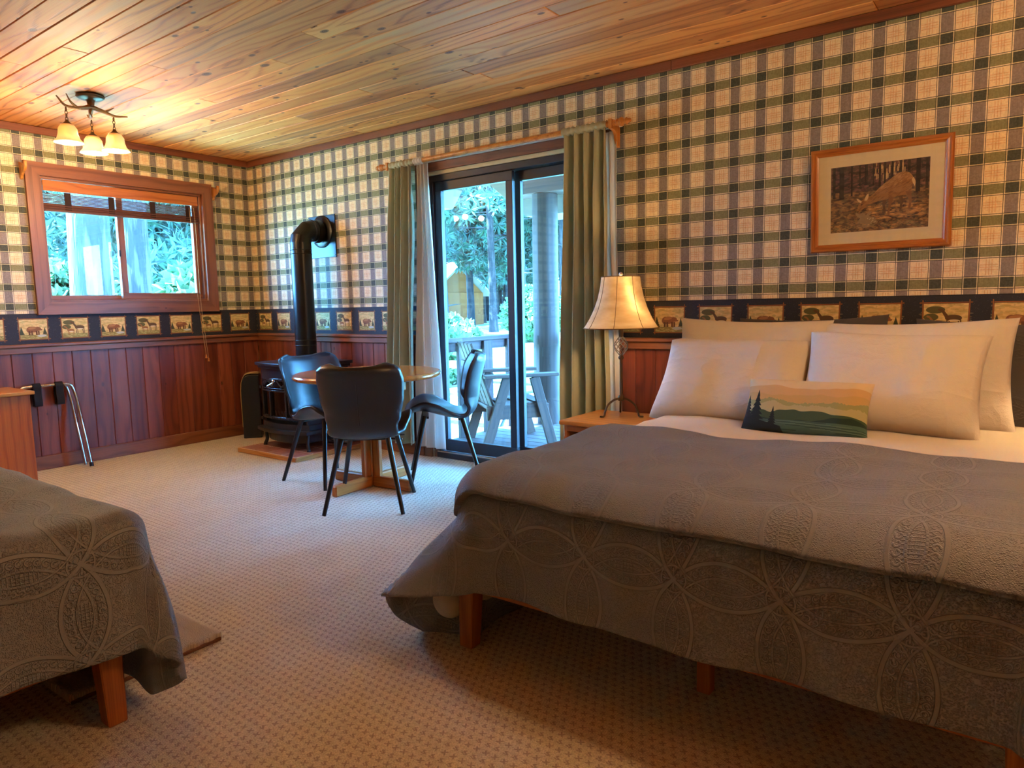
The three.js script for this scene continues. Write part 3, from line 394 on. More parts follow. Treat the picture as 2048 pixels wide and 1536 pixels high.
function tableLamp(label, pos, cd) { const l = thing('table_lamp', label, 'lamp', pos, 0.5, 'bedside lamps');
  for (let k = 0; k < 3; k++) { const a = k * 2.094 + 0.5, c = Math.cos(a), s = Math.sin(a), pts = [[0.012, 0.098], [0.045, 0.092], [0.085, 0.066], [0.104, 0.03], [0.112, 0.005], [0.135, 0.0045]]; mesh('leg', tube(pts.map(([r, y]) => [r * c, y, r * s]), 0.0062, 24, 6).scale(1, 1, 1), M.bronze, l); }
  mesh('stem', lathe([[0.001, 0.085], [0.016, 0.085], [0.019, 0.1], [0.016, 0.112], [0.008, 0.118], [0.008, 0.315], [0.014, 0.32], [0.016, 0.33], [0.01, 0.338], [0.009, 0.345], [0.001, 0.345]]), M.bronze, l);
  mesh('twisted_basket', [...Array(8).keys()].map((k) => tube([...Array(9).keys()].map((i) => { const t = i / 8, r = 0.008 + 0.03 * Math.sin(Math.PI * t), a = k * 0.785 + t * 2.6; return [r * Math.cos(a), 0.34 + t * 0.105, r * Math.sin(a)]; }), 0.0026, 24, 5)), std({ color: 0x8a8274, roughness: 0.4, metalness: 0.8 }), l);
  mesh('socket', lathe([[0.001, 0.44], [0.012, 0.442], [0.014, 0.47], [0.012, 0.54], [0.001, 0.545]], 16), M.bronze, l);
  const prof = [[0.207, 0.492], [0.198, 0.503], [0.172, 0.545], [0.146, 0.6], [0.126, 0.66], [0.113, 0.72], [0.106, 0.772]];
  const sh = mesh('lamp_shade', lathe(prof, 48), M.shade, l);
  mesh('shade_trim', [new THREE.TorusGeometry(0.207, 0.0028, 6, 48).rotateX(Math.PI / 2).translate(0, 0.492, 0), new THREE.TorusGeometry(0.106, 0.0026, 6, 40).rotateX(Math.PI / 2).translate(0, 0.772, 0), ...[...Array(8).keys()].map((k) => tube(prof.map(([r, y]) => [(r + 0.0008) * Math.cos(k * 0.785 + 0.2), y, (r + 0.0008) * Math.sin(k * 0.785 + 0.2)]), 0.0016, 16, 5))], std({ color: 0x7a5a30, roughness: 0.8 }), sh);
  mesh('harp', tube([[0.0, 0.545, 0.018], [0, 0.58, 0.05], [0, 0.7, 0.05], [0, 0.765, 0.0], [0, 0.7, -0.05], [0, 0.58, -0.05], [0, 0.545, -0.018]], 0.0018, 30, 5), M.bronze, l);
  mesh('spider', [rod([-0.105, 0.768, 0], [0.105, 0.768, 0], 0.0016, 0.0016, 6), rod([0, 0.768, -0.105], [0, 0.768, 0.105], 0.0016, 0.0016, 6)], M.bronze, l);
  mesh('finial', new THREE.SphereGeometry(0.011, 16, 12).translate(0, 0.787, 0), std({ color: 0xd8d4cc, roughness: 0.2, metalness: 0.6 }), l);
  bulbLight(l, 0, 0.635, 0, cd); return l; }
const NSY = 0.487;
tableLamp('lit table lamp with cream bell shade on the honey wood nightstand', [3.885, NSY + 0.0015, 0.295], BULB.bedside);
function nightstand(label, pos) { const n = thing('nightstand', label, 'nightstand', pos, 0, 'nightstands beside the beds');
  mesh('top', grainUV(new RoundedBoxGeometry(0.52, 0.026, 0.45, 2, 0.008), 'x').translate(0, NSY - 0.013, 0.0), M.honey, n);
  mesh('body', [span(-0.24, -0.22, 0.03, NSY - 0.027, -0.2, 0.205, 'y'), span(0.22, 0.24, 0.03, NSY - 0.027, -0.2, 0.205, 'y'), span(-0.22, 0.22, 0.03, 0.05, -0.2, 0.205, 'x'), span(-0.22, 0.22, 0.05, NSY - 0.027, -0.2, -0.185, 'x'), span(-0.22, 0.22, NSY - 0.06, NSY - 0.027, 0.18, 0.205, 'x')], M.oakRed, n);
  for (const s of [-1, 1]) for (const z of [-0.175, 0.18]) mesh('foot', bx(0.04, 0.03, 0.04, s * 0.215, 0.015, z, 'y'), M.oakRed, n);
  for (const y of [0.14, 0.31]) { const d = mesh('drawer', span(-0.216, 0.216, y - 0.08, y + 0.075, -0.18, 0.212, 'x'), M.oakRed, n); mesh('knob', lathe([[0.001, 0.022], [0.012, 0.02], [0.015, 0.012], [0.007, 0.006], [0.006, -0.004], [0.001, -0.004]], 16).rotateX(Math.PI / 2).translate(0, y, 0.216), M.bronze, d); }
  return n; }
nightstand('honey wood nightstand with one lamp beside the made bed', [3.92, 0.001, 0.37]);

// ================= BEDS =================
// cloth laid over a rectangle 0..W (x) by 0..L (z, foot at L) at height y(a,b), hanging over left, right and foot
function drape({ W, L, left, right, foot, R = 0.05, y, flare = 0.45, wave = 0.014, seed = 1, nu = 150, nv = 120, th = 0.012, z0 = 0, lean = 0.05 }) {
  return sheet(nv, nu, (v, u) => {
    const a = -left + u * (left + W + right), b = z0 + v * (L - z0 + foot), da = a < 0 ? -a : a > W ? a - W : 0, sx = a < 0 ? -1 : 1, db = Math.max(0, b - L), ca = clamp(a, 0, W), cb = Math.min(b, L);
    let r = Math.hypot(da, db); if (da > 0 && db > 0) { const c = da / r, q = db / r, sd = a < 0 ? left : right; r *= (sd * c * c + foot * q * q) / Math.min(sd / c, foot / q); } const rd = Math.hypot(da, db); let Y = y(a, b), out = 0;
    if (r > 0) { const arc = R * Math.PI / 2, al = Math.atan2(db, da); let o, d; if (r < arc) { o = R * Math.sin(r / R); d = R * (1 - Math.cos(r / R)); } else { const k = r - arc, c2 = Math.sin(2 * al) * (da > 0 && db > 0 ? 1 : 0), ph = lean + flare * c2, q = da > db ? b : a; o = R + k * Math.sin(ph) + wave * Math.sin(q * 17 + seed) * smooth(0, 0.25, k) + wave * 0.8 * Math.sin(q * 7.3 + seed * 2) * smooth(0, 0.3, k); d = R + k * Math.cos(ph); } out = o; Y -= d; }
    const dx = rd ? (da / rd) * sx : 0, dz = rd ? db / rd : 0; return V3(ca + dx * out, Y, cb + dz * out);
  }, th, (v, u) => [-left + u * (left + W + right), z0 + v * (L - z0 + foot)]);
}
function pillowGeo(w, h, t, seed, pinch = 0.07, uvf, nu = 36, nv = 26) {
  const side = (s) => { const pos = [], uv = [], idx = []; for (let i = 0; i <= nu; i++) for (let j = 0; j <= nv; j++) { const u = (i / nu) * 2 - 1, v = (j / nv) * 2 - 1, U = Math.sin(u * Math.PI / 2 * 0.98) / Math.sin(Math.PI / 2 * 0.98), Vv = Math.sin(v * Math.PI / 2 * 0.98) / Math.sin(Math.PI / 2 * 0.98);
      const x = (w / 2) * U * (1 - pinch * (1 - Vv * Vv) * Math.abs(U)), y = (h / 2) * Vv * (1 - pinch * 1.2 * (1 - U * U) * Math.abs(Vv)), e = Math.pow(Math.max(0, (1 - U ** 4) * (1 - Vv ** 4)), 0.42);
      const wr = e * (0.1 * n3(x * 7, y * 7, seed) + 0.045 * n3(x * 22, y * 14, seed + 4)) + 0.035 * e * Math.sin(Vv * 26 + 5 * n3(x * 4, y * 4, seed + 9)) * smooth(0.55, 0.95, Math.abs(U)) * (1 - smooth(0.95, 1, Math.abs(U)));
      pos.push(x, y, s * (t / 2) * (e + wr) + (s > 0 ? 0.0006 : 0)); uv.push(...(uvf ? uvf(x / w + 0.5, y / h + 0.5) : [x, y])); }
    for (let i = 0; i < nu; i++) for (let j = 0; j < nv; j++) { const a = i * (nv + 1) + j, b = a + nv + 1; s > 0 ? idx.push(a, b, b + 1, a, b + 1, a + 1) : idx.push(a, b + 1, b, a, a + 1, b + 1); }
    const g = new THREE.BufferGeometry(); g.setAttribute('position', new THREE.Float32BufferAttribute(pos, 3)); g.setAttribute('uv', new THREE.Float32BufferAttribute(uv, 2)); g.setIndex(idx); g.computeVertexNormals(); return g; };
  return [side(1), side(-1)];
}
function bedFrame(name, label, pos, W, L) { const b = thing(name, label, 'bed', pos);   // local: x 0..W, z 0..L, foot at z = L
  mesh('rail', [span(0.05, W - 0.05, 0.2, 0.3, L - 0.03, L - 0.004, 'x', 0.004)], M.bedwood, b); mesh('rail', span(0.004, 0.03, 0.2, 0.3, 0.02, L - 0.05, 'z', 0.004), M.bedwood, b); mesh('rail', span(W - 0.03, W - 0.004, 0.2, 0.3, 0.02, L - 0.05, 'z', 0.004), M.bedwood, b);
  const leg = (x, z, sx, sz) => { const g = chamferBox(0.066, 0.3, 0.066, 0.004), p = g.attributes.position; for (let i = 0; i < p.count; i++) { const k = p.getY(i) < 0 ? 0.05 / 0.066 : 1; p.setX(i, sx * 0.033 + (p.getX(i) - sx * 0.033) * k); p.setZ(i, sz * 0.033 + (p.getZ(i) - sz * 0.033) * k); } g.computeVertexNormals(); mesh('leg', grainUV(g, 'y').translate(x, 0.15, z), M.bedwood, b); };
  leg(0.033, L - 0.033, -1, 1); leg(W - 0.033, L - 0.033, 1, 1); leg(0.033, 0.04, -1, -1); leg(W - 0.033, 0.04, 1, -1);
  mesh('centre_leg', bx(0.04, 0.22, 0.04, W / 2, 0.11, L - 0.2, 'y'), M.bedwood, b);
  mesh('slat_base', span(0.03, W - 0.03, 0.24, 0.262, 0.03, L - 0.03, 'z'), M.bedwood, b);
  mesh('mattress', new RoundedBoxGeometry(W - 0.07, 0.28, L - 0.07, 3, 0.05).translate(W / 2, 0.403, L / 2), M.white, b);
  return b; }
{ const W = 1.53, L = 2.06, X = 4.245, Z = 0.055;
  bedFrame('wooden_bed', 'large bed with brown wooden rails against the plaid wall', [X, 0, Z], W, L);
  const lump = (a, b, s) => 0.012 * n3(a * 3, b * 3, s) + 0.006 * n3(a * 9, b * 9, s + 3);
  const cv = tag(mesh('white_coverlet', drape({ W: W - 0.14, L: L - 0.1, left: 0.40, right: 0.4, foot: 0.18, R: 0.055, y: (a, b) => 0.563 + lump(a + 0.07, b, 3), th: 0.014, seed: 4, flare: 0, wave: 0, lean: 0 }), M.cover), 'white textured coverlet spread under the pillows on the large bed', 'bedspread'); cv.position.set(X + 0.07, 0, Z);
  const hem = mesh('rolled_hem', [tube([[-0.06, 0.2, 1.3], [-0.08, 0.175, 1.65], [-0.125, 0.14, 1.93], [-0.15, 0.125, 2.015]], 0.062, 24, 16), new THREE.SphereGeometry(0.062, 18, 14).scale(1, 1, 0.8).translate(-0.15, 0.125, 2.015)], M.cover, cv);
  const q = tag(mesh('grey_quilt', drape({ W: W - 0.18, L: L - 0.08, left: 0.7, right: 0.5, foot: 0.42, z0: 1.3 - Z, R: 0.14, y: (a, b) => 0.588 + lump(a + 0.13, b, 3) + 0.02 * smooth(1.1, 1.7, b) * 0, th: 0.01, seed: 2, flare: 0.74, lean: 0.02 }), M.quilt), 'taupe grey ring-patterned quilt hanging over the foot of the large bed', 'quilt'); q.position.set(X + 0.13, 0, Z);
  mesh('folded_layer', drape({ W: W - 0.18, L: L - 0.05, left: 0.26, right: 0.3, foot: 0.13, z0: 1.27 - Z, R: 0.12, y: (a, b) => 0.616 + lump(a + 0.13, b, 3) + 0.008 * n3(a * 2.2, b * 7, 8), th: 0.026, seed: 3, flare: 0.1, wave: 0.006 }), M.quilt, q);
  const pil = (name, label, geo, m, x, y, z, tilt, yaw = 0, roll = 0) => { const o = mesh(name, geo, m); o.position.set(x, y, z); o.rotation.set(-tilt, yaw, roll, 'YXZ'); return tag(o, label, 'pillow', 'pillows on the large bed'); };
  pil('grey_sham', 'dark grey pillow sham peeking out between the white pillow pairs', pillowGeo(0.7, 0.5, 0.12, 41), M.sham, 4.83, 0.785, 0.115, 0.12, 0, 0.02);
  pil('grey_sham', 'dark grey quilted sham at the right edge behind white pillows', pillowGeo(0.7, 0.5, 0.13, 43), M.sham, 5.63, 0.765, 0.12, 0.12, 0, -0.02);
  pil('white_pillow', 'white pillow at back left, leaning behind another by the lamp', pillowGeo(0.76, 0.5, 0.17, 51), M.pillow, 4.575, 0.785, 0.265, 0.3, 0, -0.02);
  pil('white_pillow', 'white pillow at back right, its case end open past the front one', pillowGeo(0.76, 0.5, 0.17, 57), M.pillow, 5.3, 0.775, 0.27, 0.3, 0, 0.03);
  pil('white_pillow', 'white pillow at front left, slumped low on the coverlet', pillowGeo(0.72, 0.47, 0.19, 61), M.pillow, 4.565, 0.735, 0.46, 0.68, 0.03);
  pil('white_pillow', 'smooth white pillow at front right with a gathered side seam', pillowGeo(0.7, 0.48, 0.2, 67), M.pillow, 5.235, 0.755, 0.455, 0.55, 0, -0.02);
  pil('lumbar_pillow', 'small lumbar pillow printed with misty hills, lake and fir trees', pillowGeo(0.5, 0.25, 0.12, 71, 0.05, (u, v) => [u, v]), M.scenic, 4.965, 0.662, 0.7, 0.55, 0.02, 0.0);
}
{ const W = 1.53, L = 2.06; // second bed: foot towards the plaid wall, so turned half round
  const b = bedFrame('wooden_bed', 'second bed at the left edge with brown wooden leg and rail', [3.765, 0, 5.015], W, L); b.rotation.y = Math.PI;
  const lump = (a, c) => 0.014 * n3(a * 3, c * 3, 13) + 0.006 * n3(a * 9, c * 9, 15);
  const cv = tag(mesh('white_coverlet', drape({ W: W - 0.06, L: L - 0.05, left: 0.2, right: 0.2, foot: 0.15, R: 0.04, y: (a, c) => 0.56 + lump(a + 0.03, c), th: 0.012, nu: 60, nv: 50, flare: 0, wave: 0, lean: 0 }), M.cover), 'white coverlet on the second bed, mostly out of view', 'bedspread'); cv.position.set(3.735, 0, 5.015); cv.rotation.y = Math.PI;
  const q = tag(mesh('grey_quilt', drape({ W, L: L + 0.005, left: 0.4, right: 0.4, foot: 0.6, z0: 0.9, R: 0.07, y: (a, c) => 0.595 + lump(a, c), th: 0.01, seed: 5, flare: 0.12, lean: 0.03 }), M.quilt), 'taupe grey quilt draped over the corner of the second bed', 'quilt'); q.position.set(3.765, 0, 5.015); q.rotation.y = Math.PI;
}
{ const n2 = scene.getObjectByName('nightstand'); copyOf(n2, 'honey wood nightstand behind the viewer beside the second bed', [4.1, 0.001, 4.88], Math.PI); tableLamp('lit cream lamp behind the viewer, mirrored in the deer picture glass', [3.96, NSY + 0.0015, 4.86], BULB.bedside);
  copyOf(n2, 'honey wood nightstand past the right edge of the large bed', [6.2, 0.001, 0.32], 0); tableLamp('lit cream lamp past the right edge of the large bed', [6.23, NSY + 0.0015, 0.28], BULB.bedside * 2); }

// ================= TABLE AND CHAIRS =================
{ const t = thing('round_table', 'round oak dining table on a crossed frame pedestal', 'table', [2.41, 0, 0.835], 0.06), R = 0.455;
  const top = lathe([[0.0005, 0.69], [R - 0.02, 0.69], [R - 0.006, 0.694], [R, 0.704], [R, 0.71], [R - 0.006, 0.72], [R - 0.016, 0.724], [0.0005, 0.724]], 72); { const p = top.attributes.position, uv = top.attributes.uv; for (let i = 0; i < uv.count; i++) uv.setXY(i, p.getX(i), p.getZ(i)); } mesh('tabletop', top, std({ map: T.oak, roughness: 0.16, color: 0xf2c8a0 }), t);
  for (let k = 0; k < 4; k++) { const a = k * Math.PI / 2, fr = [span(0.018, 0.078, 0.07, 0.69, -0.014, 0.014, 'y'), span(0.018, 0.325, 0.001, 0.07, -0.02, 0.02, 'x', 0.008), span(0.078, 0.3, 0.625, 0.69, -0.014, 0.014, 'x')].map((g) => g.rotateY(a)); mesh('pedestal_frame', fr, M.oakRed, t); }
  mesh('centre_post', bx(0.036, 0.68, 0.036, 0, 0.345, 0, 'y'), M.oakRed, t);
}
function chair(label, pos, ry) { const c = thing('leather_chair', label, 'chair', pos, ry, 'black chairs round the table');   // local: faces +z
  // centre line (z, y) from the seat's front lip to the top of the back, and half widths
  const line = new THREE.CatmullRomCurve3([[0.245, 0.425], [0.215, 0.455], [0.13, 0.462], [0.03, 0.437], [-0.07, 0.417], [-0.145, 0.42], [-0.195, 0.46], [-0.215, 0.53], [-0.228, 0.62], [-0.25, 0.72], [-0.275, 0.805]].map(([z, y]) => V3(0, y, z)), false, 'centripetal');
  const ws = [[0, 0.15], [0.03, 0.195], [0.1, 0.225], [0.25, 0.235], [0.38, 0.22], [0.47, 0.19], [0.55, 0.188], [0.65, 0.205], [0.78, 0.226], [0.88, 0.232], [0.95, 0.222], [0.985, 0.195], [1, 0.15]];
  const wf = (t) => { for (let i = 1; i < ws.length; i++) if (t <= ws[i][0]) { const k = (t - ws[i - 1][0]) / (ws[i][0] - ws[i - 1][0]); return lerp(ws[i - 1][1], ws[i][1], k * k * (3 - 2 * k)); } return ws.at(-1)[1]; };
  const pt = (t, s) => { const p = line.getPointAt(clamp(t, 0, 1)), tg = line.getTangentAt(clamp(t, 0.001, 0.999)), n = V3(0, tg.z, -tg.y).multiplyScalar(-1), w = wf(t), sd = 0.045 * smooth(0.02, 0.16, t) * (1 - smooth(0.22, 0.45, t)) + 0.078 * smooth(0.46, 0.68, t) * (1 - 0.3 * smooth(0.85, 1, t)) + 0.016; const q = Math.sign(s) * Math.abs(s); return V3(q * w, p.y, p.z).addScaledVector(n, sd * s * s * (0.7 + 0.3 * s * s)); };
  // the sheet's normal faces the sitter when the grid runs front->back, right->left
  const thf = (u, v) => { const s = Math.abs(v * 2 - 1), e = Math.min(u, 1 - u); return (0.45 + 0.55 * Math.sqrt(Math.max(0, 1 - s ** 6))) * (0.5 + 0.5 * smooth(0, 0.04, e)); };
  mesh('shell', sheet(64, 28, (u, v) => pt(u, v * 2 - 1), 0.034, (u, v) => [u * 0.8, v * 0.45], thf), M.leather, c);
  const off2 = (t, s, d) => { const p = line.getPointAt(t), tg = line.getTangentAt(t), n = V3(0, tg.z, -tg.y); return p.clone().addScaledVector(n, d).toArray(); };
  mesh('back_seam', tube([0.62, 0.7, 0.8, 0.9].map((t) => off2(t, 0, 0.0175)), 0.0022, 16, 5), M.black, c);
  const rimPts = []; for (let i = 0; i <= 24; i++) rimPts.push(pt(0.5 + 0.5 * i / 24, -1)); for (let i = 1; i < 8; i++) rimPts.push(pt(1, -1 + i / 4)); for (let i = 24; i >= 0; i--) rimPts.push(pt(0.5 + 0.5 * i / 24, 1)); mesh('piping', new THREE.TubeGeometry(new THREE.CatmullRomCurve3(rimPts), 90, 0.0045, 6), M.leather, c);
  const feet = [[-0.215, 0.225], [0.215, 0.225], [-0.215, -0.225], [0.215, -0.225]], tops = feet.map(([x, z]) => [x * 0.58, 0.425, z * 0.52 + 0.01]);
  feet.forEach(([x, z], i) => mesh('leg', rod([x, 0.0005, z], tops[i], 0.0115, 0.016, 12), M.black, c));
  const at = (i, y) => { const k = y / 0.425; return [lerp(feet[i][0], tops[i][0], k), y, lerp(feet[i][1], tops[i][1], k)]; };
  mesh('cross_brace', [rod(at(0, 0.33), at(3, 0.33), 0.005), rod(at(1, 0.322), at(2, 0.322), 0.005)], M.black, c);
  mesh('mount', span(-0.13, 0.13, 0.408, 0.422, 0.1, 0.14, 'x'), M.black, c); mesh('mount', span(-0.13, 0.13, 0.392, 0.404, -0.12, -0.085, 'x'), M.black, c);
  return c; }
chair('black leather chair in front of the table, its seamed back to the viewer', [2.715, 0, 1.12], Math.atan2(-0.6, -0.8));
chair('black leather chair seen from the side in front of the glass door', [2.64, 0, 0.40], Math.atan2(-0.72, 0.69));
chair('black leather chair beside the stove with its inner back visible', [2.045, 0, 0.865], Math.atan2(1, 0.04));

// ================= STOVE CORNER =================
{ const hx0 = 0.69, hx1 = 1.43, hz1 = 0.7, top = 0.035, h = thing('hearth_pad', 'low hearth pad of brick red tiles edged with pale wood', 'hearth', [hx0, 0, 0.04], 0.0), W = hx1 - hx0, D = hz1 - 0.04;
  mesh('base', span(0.012, W - 0.012, 0.001, top - 0.001, 0.012, D - 0.012, 'x'), M.grout, h);
  mesh('edge_board', span(0, W, 0.001, top, D - 0.012, D, 'x'), M.oak, h); mesh('edge_board', span(W - 0.012, W, 0.001, top, 0, D - 0.0125, 'z'), M.oak, h); mesh('edge_board', span(0, 0.012, 0.001, top, 0, D - 0.0125, 'z'), M.oak, h);
  const n = 4, m = 4; for (let i = 0; i < n; i++) for (let j = 0; j < m; j++) { const w = (W - 0.024) / n, d = (D - 0.012) / m; mesh('tile', bx(w - 0.014, 0.009, d - 0.014, 0.012 + (i + 0.5) * w, top - 0.003, (j + 0.5) * d, 'x', 0.0015), M.tile, h); }
  const s = thing('gas_stove', 'black cast iron gas stove with arched glass door in the corner', 'stove', [1.06, top + 0.0025, 0.30], 0.0), F = 0.2, w2 = 0.29;
  const bow = (x, k = 0.06) => F + k * (1 - (x / w2) ** 2);
  const curvedSlab = (y0, y1, ext, back, k = 0.06, hw = w2) => { const pts = []; for (let i = 0; i <= 16; i++) { const x = -hw + (2 * hw * i) / 16; pts.push([x, -(F + ext + k * (1 - (x / hw) ** 2))]); } pts.push([hw, back], [-hw, back]); return extrude(pts, y1 - y0, 0.004).rotateX(-Math.PI / 2).translate(0, y0, 0); };
  mesh('top_plate', curvedSlab(0.652, 0.668, 0.035, 0.22, 0.06, 0.315), M.iron, s); mesh('top_moulding', curvedSlab(0.63, 0.65, 0.018, 0.205, 0.06, 0.3), M.iron, s);
  mesh('body', [span(-w2, -w2 + 0.04, 0.17, 0.63, -0.2, F, 'y'), span(w2 - 0.04, w2, 0.17, 0.63, -0.2, F, 'y'), span(-w2 + 0.04, w2 - 0.04, 0.17, 0.63, -0.2, -0.15, 'y'), curvedSlab(0.54, 0.63, -0.005, -0.1, 0.06, w2), curvedSlab(0.155, 0.2, 0.0, 0.2, 0.06, w2)], M.iron, s);
  mesh('firebox_liner', [span(-w2 + 0.041, w2 - 0.041, 0.201, 0.539, -0.149, -0.14, 'x'), span(-w2 + 0.041, -w2 + 0.05, 0.201, 0.539, -0.139, 0.19, 'y'), span(w2 - 0.05, w2 - 0.041, 0.201, 0.539, -0.139, 0.19, 'y')], std({ color: 0x0c0b0b, roughness: 0.95 }), s);
  mesh('ash_lip', curvedSlab(0.135, 0.155, 0.045, 0.1, 0.06, 0.31), M.iron, s); mesh('skirt', curvedSlab(0.06, 0.13, -0.01, 0.1, 0.06, 0.24), M.iron, s);
  const dr = mesh('door', [...[...Array(14).keys()].map((i) => { const x = -0.24 + (0.48 * i) / 14, x2 = -0.24 + (0.48 * (i + 1)) / 14; return [bar([x, 0.245, bow(x) + 0.004], [x2, 0.245, bow(x2) + 0.004], 0.02, 0.026), bar([x, 0.455, bow(x) + 0.008], [x2, 0.455, bow(x2) + 0.008], 0.014, 0.012), bar([x, 0.475, bow(x) + 0.012], [x2, 0.475, bow(x2) + 0.012], 0.008, 0.008), bar([x, 0.47 + 0.075 * Math.sqrt(Math.max(0, 1 - (x / 0.24) ** 2)), bow(x) + 0.006], [x2, 0.47 + 0.075 * Math.sqrt(Math.max(0, 1 - (x2 / 0.24) ** 2)), bow(x2) + 0.006], 0.018, 0.02)]; }).flat(), ...[-0.24, -0.1, 0.1, 0.24].map((x) => bar([x, 0.24, bow(x) + 0.004], [x, Math.abs(x) > 0.2 ? 0.5 : 0.455, bow(x) + 0.004], 0.018, 0.02))], M.iron, s);
  mesh('door_glass', sheet(12, 2, (u, v) => V3(-0.235 + 0.47 * u, 0.24 + v * 0.3, bow(-0.235 + 0.47 * u) - 0.008), 0.004), M.glass, dr);
  mesh('tracery', [tube([[-0.2, 0.49, bow(0.2) + 0.008], [-0.12, 0.53, bow(0.12) + 0.008], [-0.06, 0.49, bow(0.06) + 0.008], [0, 0.535, bow(0) + 0.008], [0.06, 0.49, bow(0.06) + 0.008], [0.12, 0.53, bow(0.12) + 0.008], [0.2, 0.49, bow(0.2) + 0.008]], 0.006, 60, 6)], M.iron, dr);
  mesh('handle', [new THREE.SphereGeometry(0.016, 14, 10).translate(0, 0.535, bow(0) + 0.03), tube([[-0.02, 0.52, bow(0) + 0.02], [-0.05, 0.5, bow(0) + 0.04], [-0.06, 0.495, bow(0) + 0.045]], 0.009, 12, 8)], M.chrome, dr);
  for (const [x, z] of [[-0.26, 0.2], [0.26, 0.2], [-0.25, -0.16], [0.25, -0.16]]) { const sx = Math.sign(x); mesh('leg', [tube([[x - sx * 0.01, 0.15, z - 0.01], [x + sx * 0.005, 0.1, z], [x + sx * 0.0, 0.05, z + 0.002], [x + sx * 0.018, 0.012, z + 0.008]], 0.014, 16, 8), rod([x + sx * 0.018, 0.0005, z + 0.008], [x + sx * 0.018, 0.014, z + 0.008], 0.016, 0.014)], M.iron, s); }
  mesh('hinge', [-1, 1].flatMap((k) => [0.22, 0.47].map((y) => rod([k * 0.29, y - 0.012, F + 0.012], [k * 0.29, y + 0.012, F + 0.012], 0.011))), M.iron, s);
  mesh('grate', [...Array(9).keys()].map((i) => bar([-0.16 + i * 0.04, 0.205, 0.16], [-0.16 + i * 0.04, 0.285, 0.18], 0.008, 0.008)), M.black, s);
  const logm = std({ map: T.bark, roughness: 0.9, color: 0xf0c8a0 }); for (const [a, b] of [[[-0.2, 0.24, 0.08], [0.17, 0.27, 0.11]], [[-0.15, 0.26, -0.02], [0.2, 0.25, 0.0]], [[-0.08, 0.3, 0.12], [0.1, 0.35, -0.02]]]) mesh('ceramic_log', rod(a, b, 0.038, 0.032, 10), logm, s);
  mesh('fire_tray', span(-0.22, 0.22, 0.2005, 0.205, -0.12, 0.15, 'x'), M.black, s);
  // flue
  const p = thing('stove_pipe', 'black flue pipe rising from the stove and elbowing into the wall', 'pipe', [0.995, 0.715, 0.225]), pr = 0.083, yb = 0.0, ye = 0.93;
  mesh('pipe', rod([0, yb, 0], [0, ye, 0], pr, pr, 32), M.pipe, p);
  for (const y of [0.115, 0.155, 0.84, 0.87]) mesh('seam_ring', new THREE.TorusGeometry(pr, 0.0035, 8, 36).rotateX(Math.PI / 2).translate(0, y, 0), M.pipe, p);
  { const g = []; const c = [[0, ye, 0], [0, ye + 0.045, -0.012], [0, ye + 0.09, -0.065], [0, ye + 0.1, -0.1], [0, ye + 0.1, -0.19]]; const dirs = [V3(0, 1, 0), V3(0, 0.95, -0.25).normalize(), V3(0, 0.38, -0.92).normalize(), V3(0, 0, -1), V3(0, 0, -1)]; const ring = (q, d) => { const o = V3(...q), u = V3(1, 0, 0), v = d.clone().cross(u); return [...Array(33).keys()].map((i) => o.clone().addScaledVector(u, pr * Math.cos(i / 32 * 6.2832)).addScaledVector(v, pr * Math.sin(i / 32 * 6.2832))); }; const rs = c.map((q, i) => ring(q, dirs[i])), P = []; for (let k = 0; k < rs.length - 1; k++) for (let i = 0; i < 32; i++) P.push(...[rs[k][i], rs[k + 1][i], rs[k + 1][i + 1], rs[k][i], rs[k + 1][i + 1], rs[k][i + 1]].flatMap((q) => q.toArray())); const e = new THREE.BufferGeometry(); e.setAttribute('position', new THREE.Float32BufferAttribute(P, 3)); e.computeVertexNormals(); mesh('elbow', e, M.pipe, p); }
  for (const [z, r] of [[-0.1, 0.006], [-0.125, 0.004]]) mesh('seam_ring', new THREE.TorusGeometry(pr, r, 8, 36).translate(0, ye + 0.1, z), M.pipe, p);
  mesh('collar', [new THREE.CylinderGeometry(0.092, 0.092, 0.05, 36).rotateX(Math.PI / 2).translate(0, ye + 0.1, -0.155), lathe([[0.085, 0], [0.128, 0.0], [0.13, 0.006], [0.1, 0.012], [0.085, 0.014]], 40).rotateX(Math.PI / 2).translate(0, ye + 0.1, -0.2135)], M.pipe, p);
  const pl = mesh('wall_plate', bx(0.335, 0.34, 0.008, 0, ye + 0.06, -0.2185, 'x', 0.002), M.pipe, p); for (const [x, y] of [[-1, -1], [1, -1], [1, 1], [-1, 1]]) mesh('screw', new THREE.SphereGeometry(0.005, 8, 6).translate(x * 0.152, ye + 0.06 + y * 0.154, -0.2145), M.chrome, pl);
}
{ const b = thing('waste_bin', 'slim black bin with a tan rounded top beside the stove', 'bin', [0.2, 0, 0.235], 0.9); b.scale.set(0.72, 1, 0.72);
  const prof = [[-0.1, 0.02], [-0.1, 0.42], [-0.09, 0.49], [-0.055, 0.54], [0, 0.555], [0.1, 0.55], [0.1, 0.02]];
  mesh('body', extrude(prof, 0.2, 0.006).translate(0, 0, -0.1), M.black, b);
  mesh('tan_shell', [tube([[-0.11, 0.1, 0], [-0.112, 0.42, 0], [-0.098, 0.5, 0], [-0.06, 0.556, 0], [0, 0.57, 0], [0.1, 0.568, 0]], 0.01, 40, 8).scale(1, 1, 9)], std({ color: 0xa8905c, roughness: 0.5 }), b);
  mesh('foot_ring', grainUV(new RoundedBoxGeometry(0.215, 0.02, 0.215, 2, 0.008), 'x').translate(0, 0.011, 0), M.black, b);
}
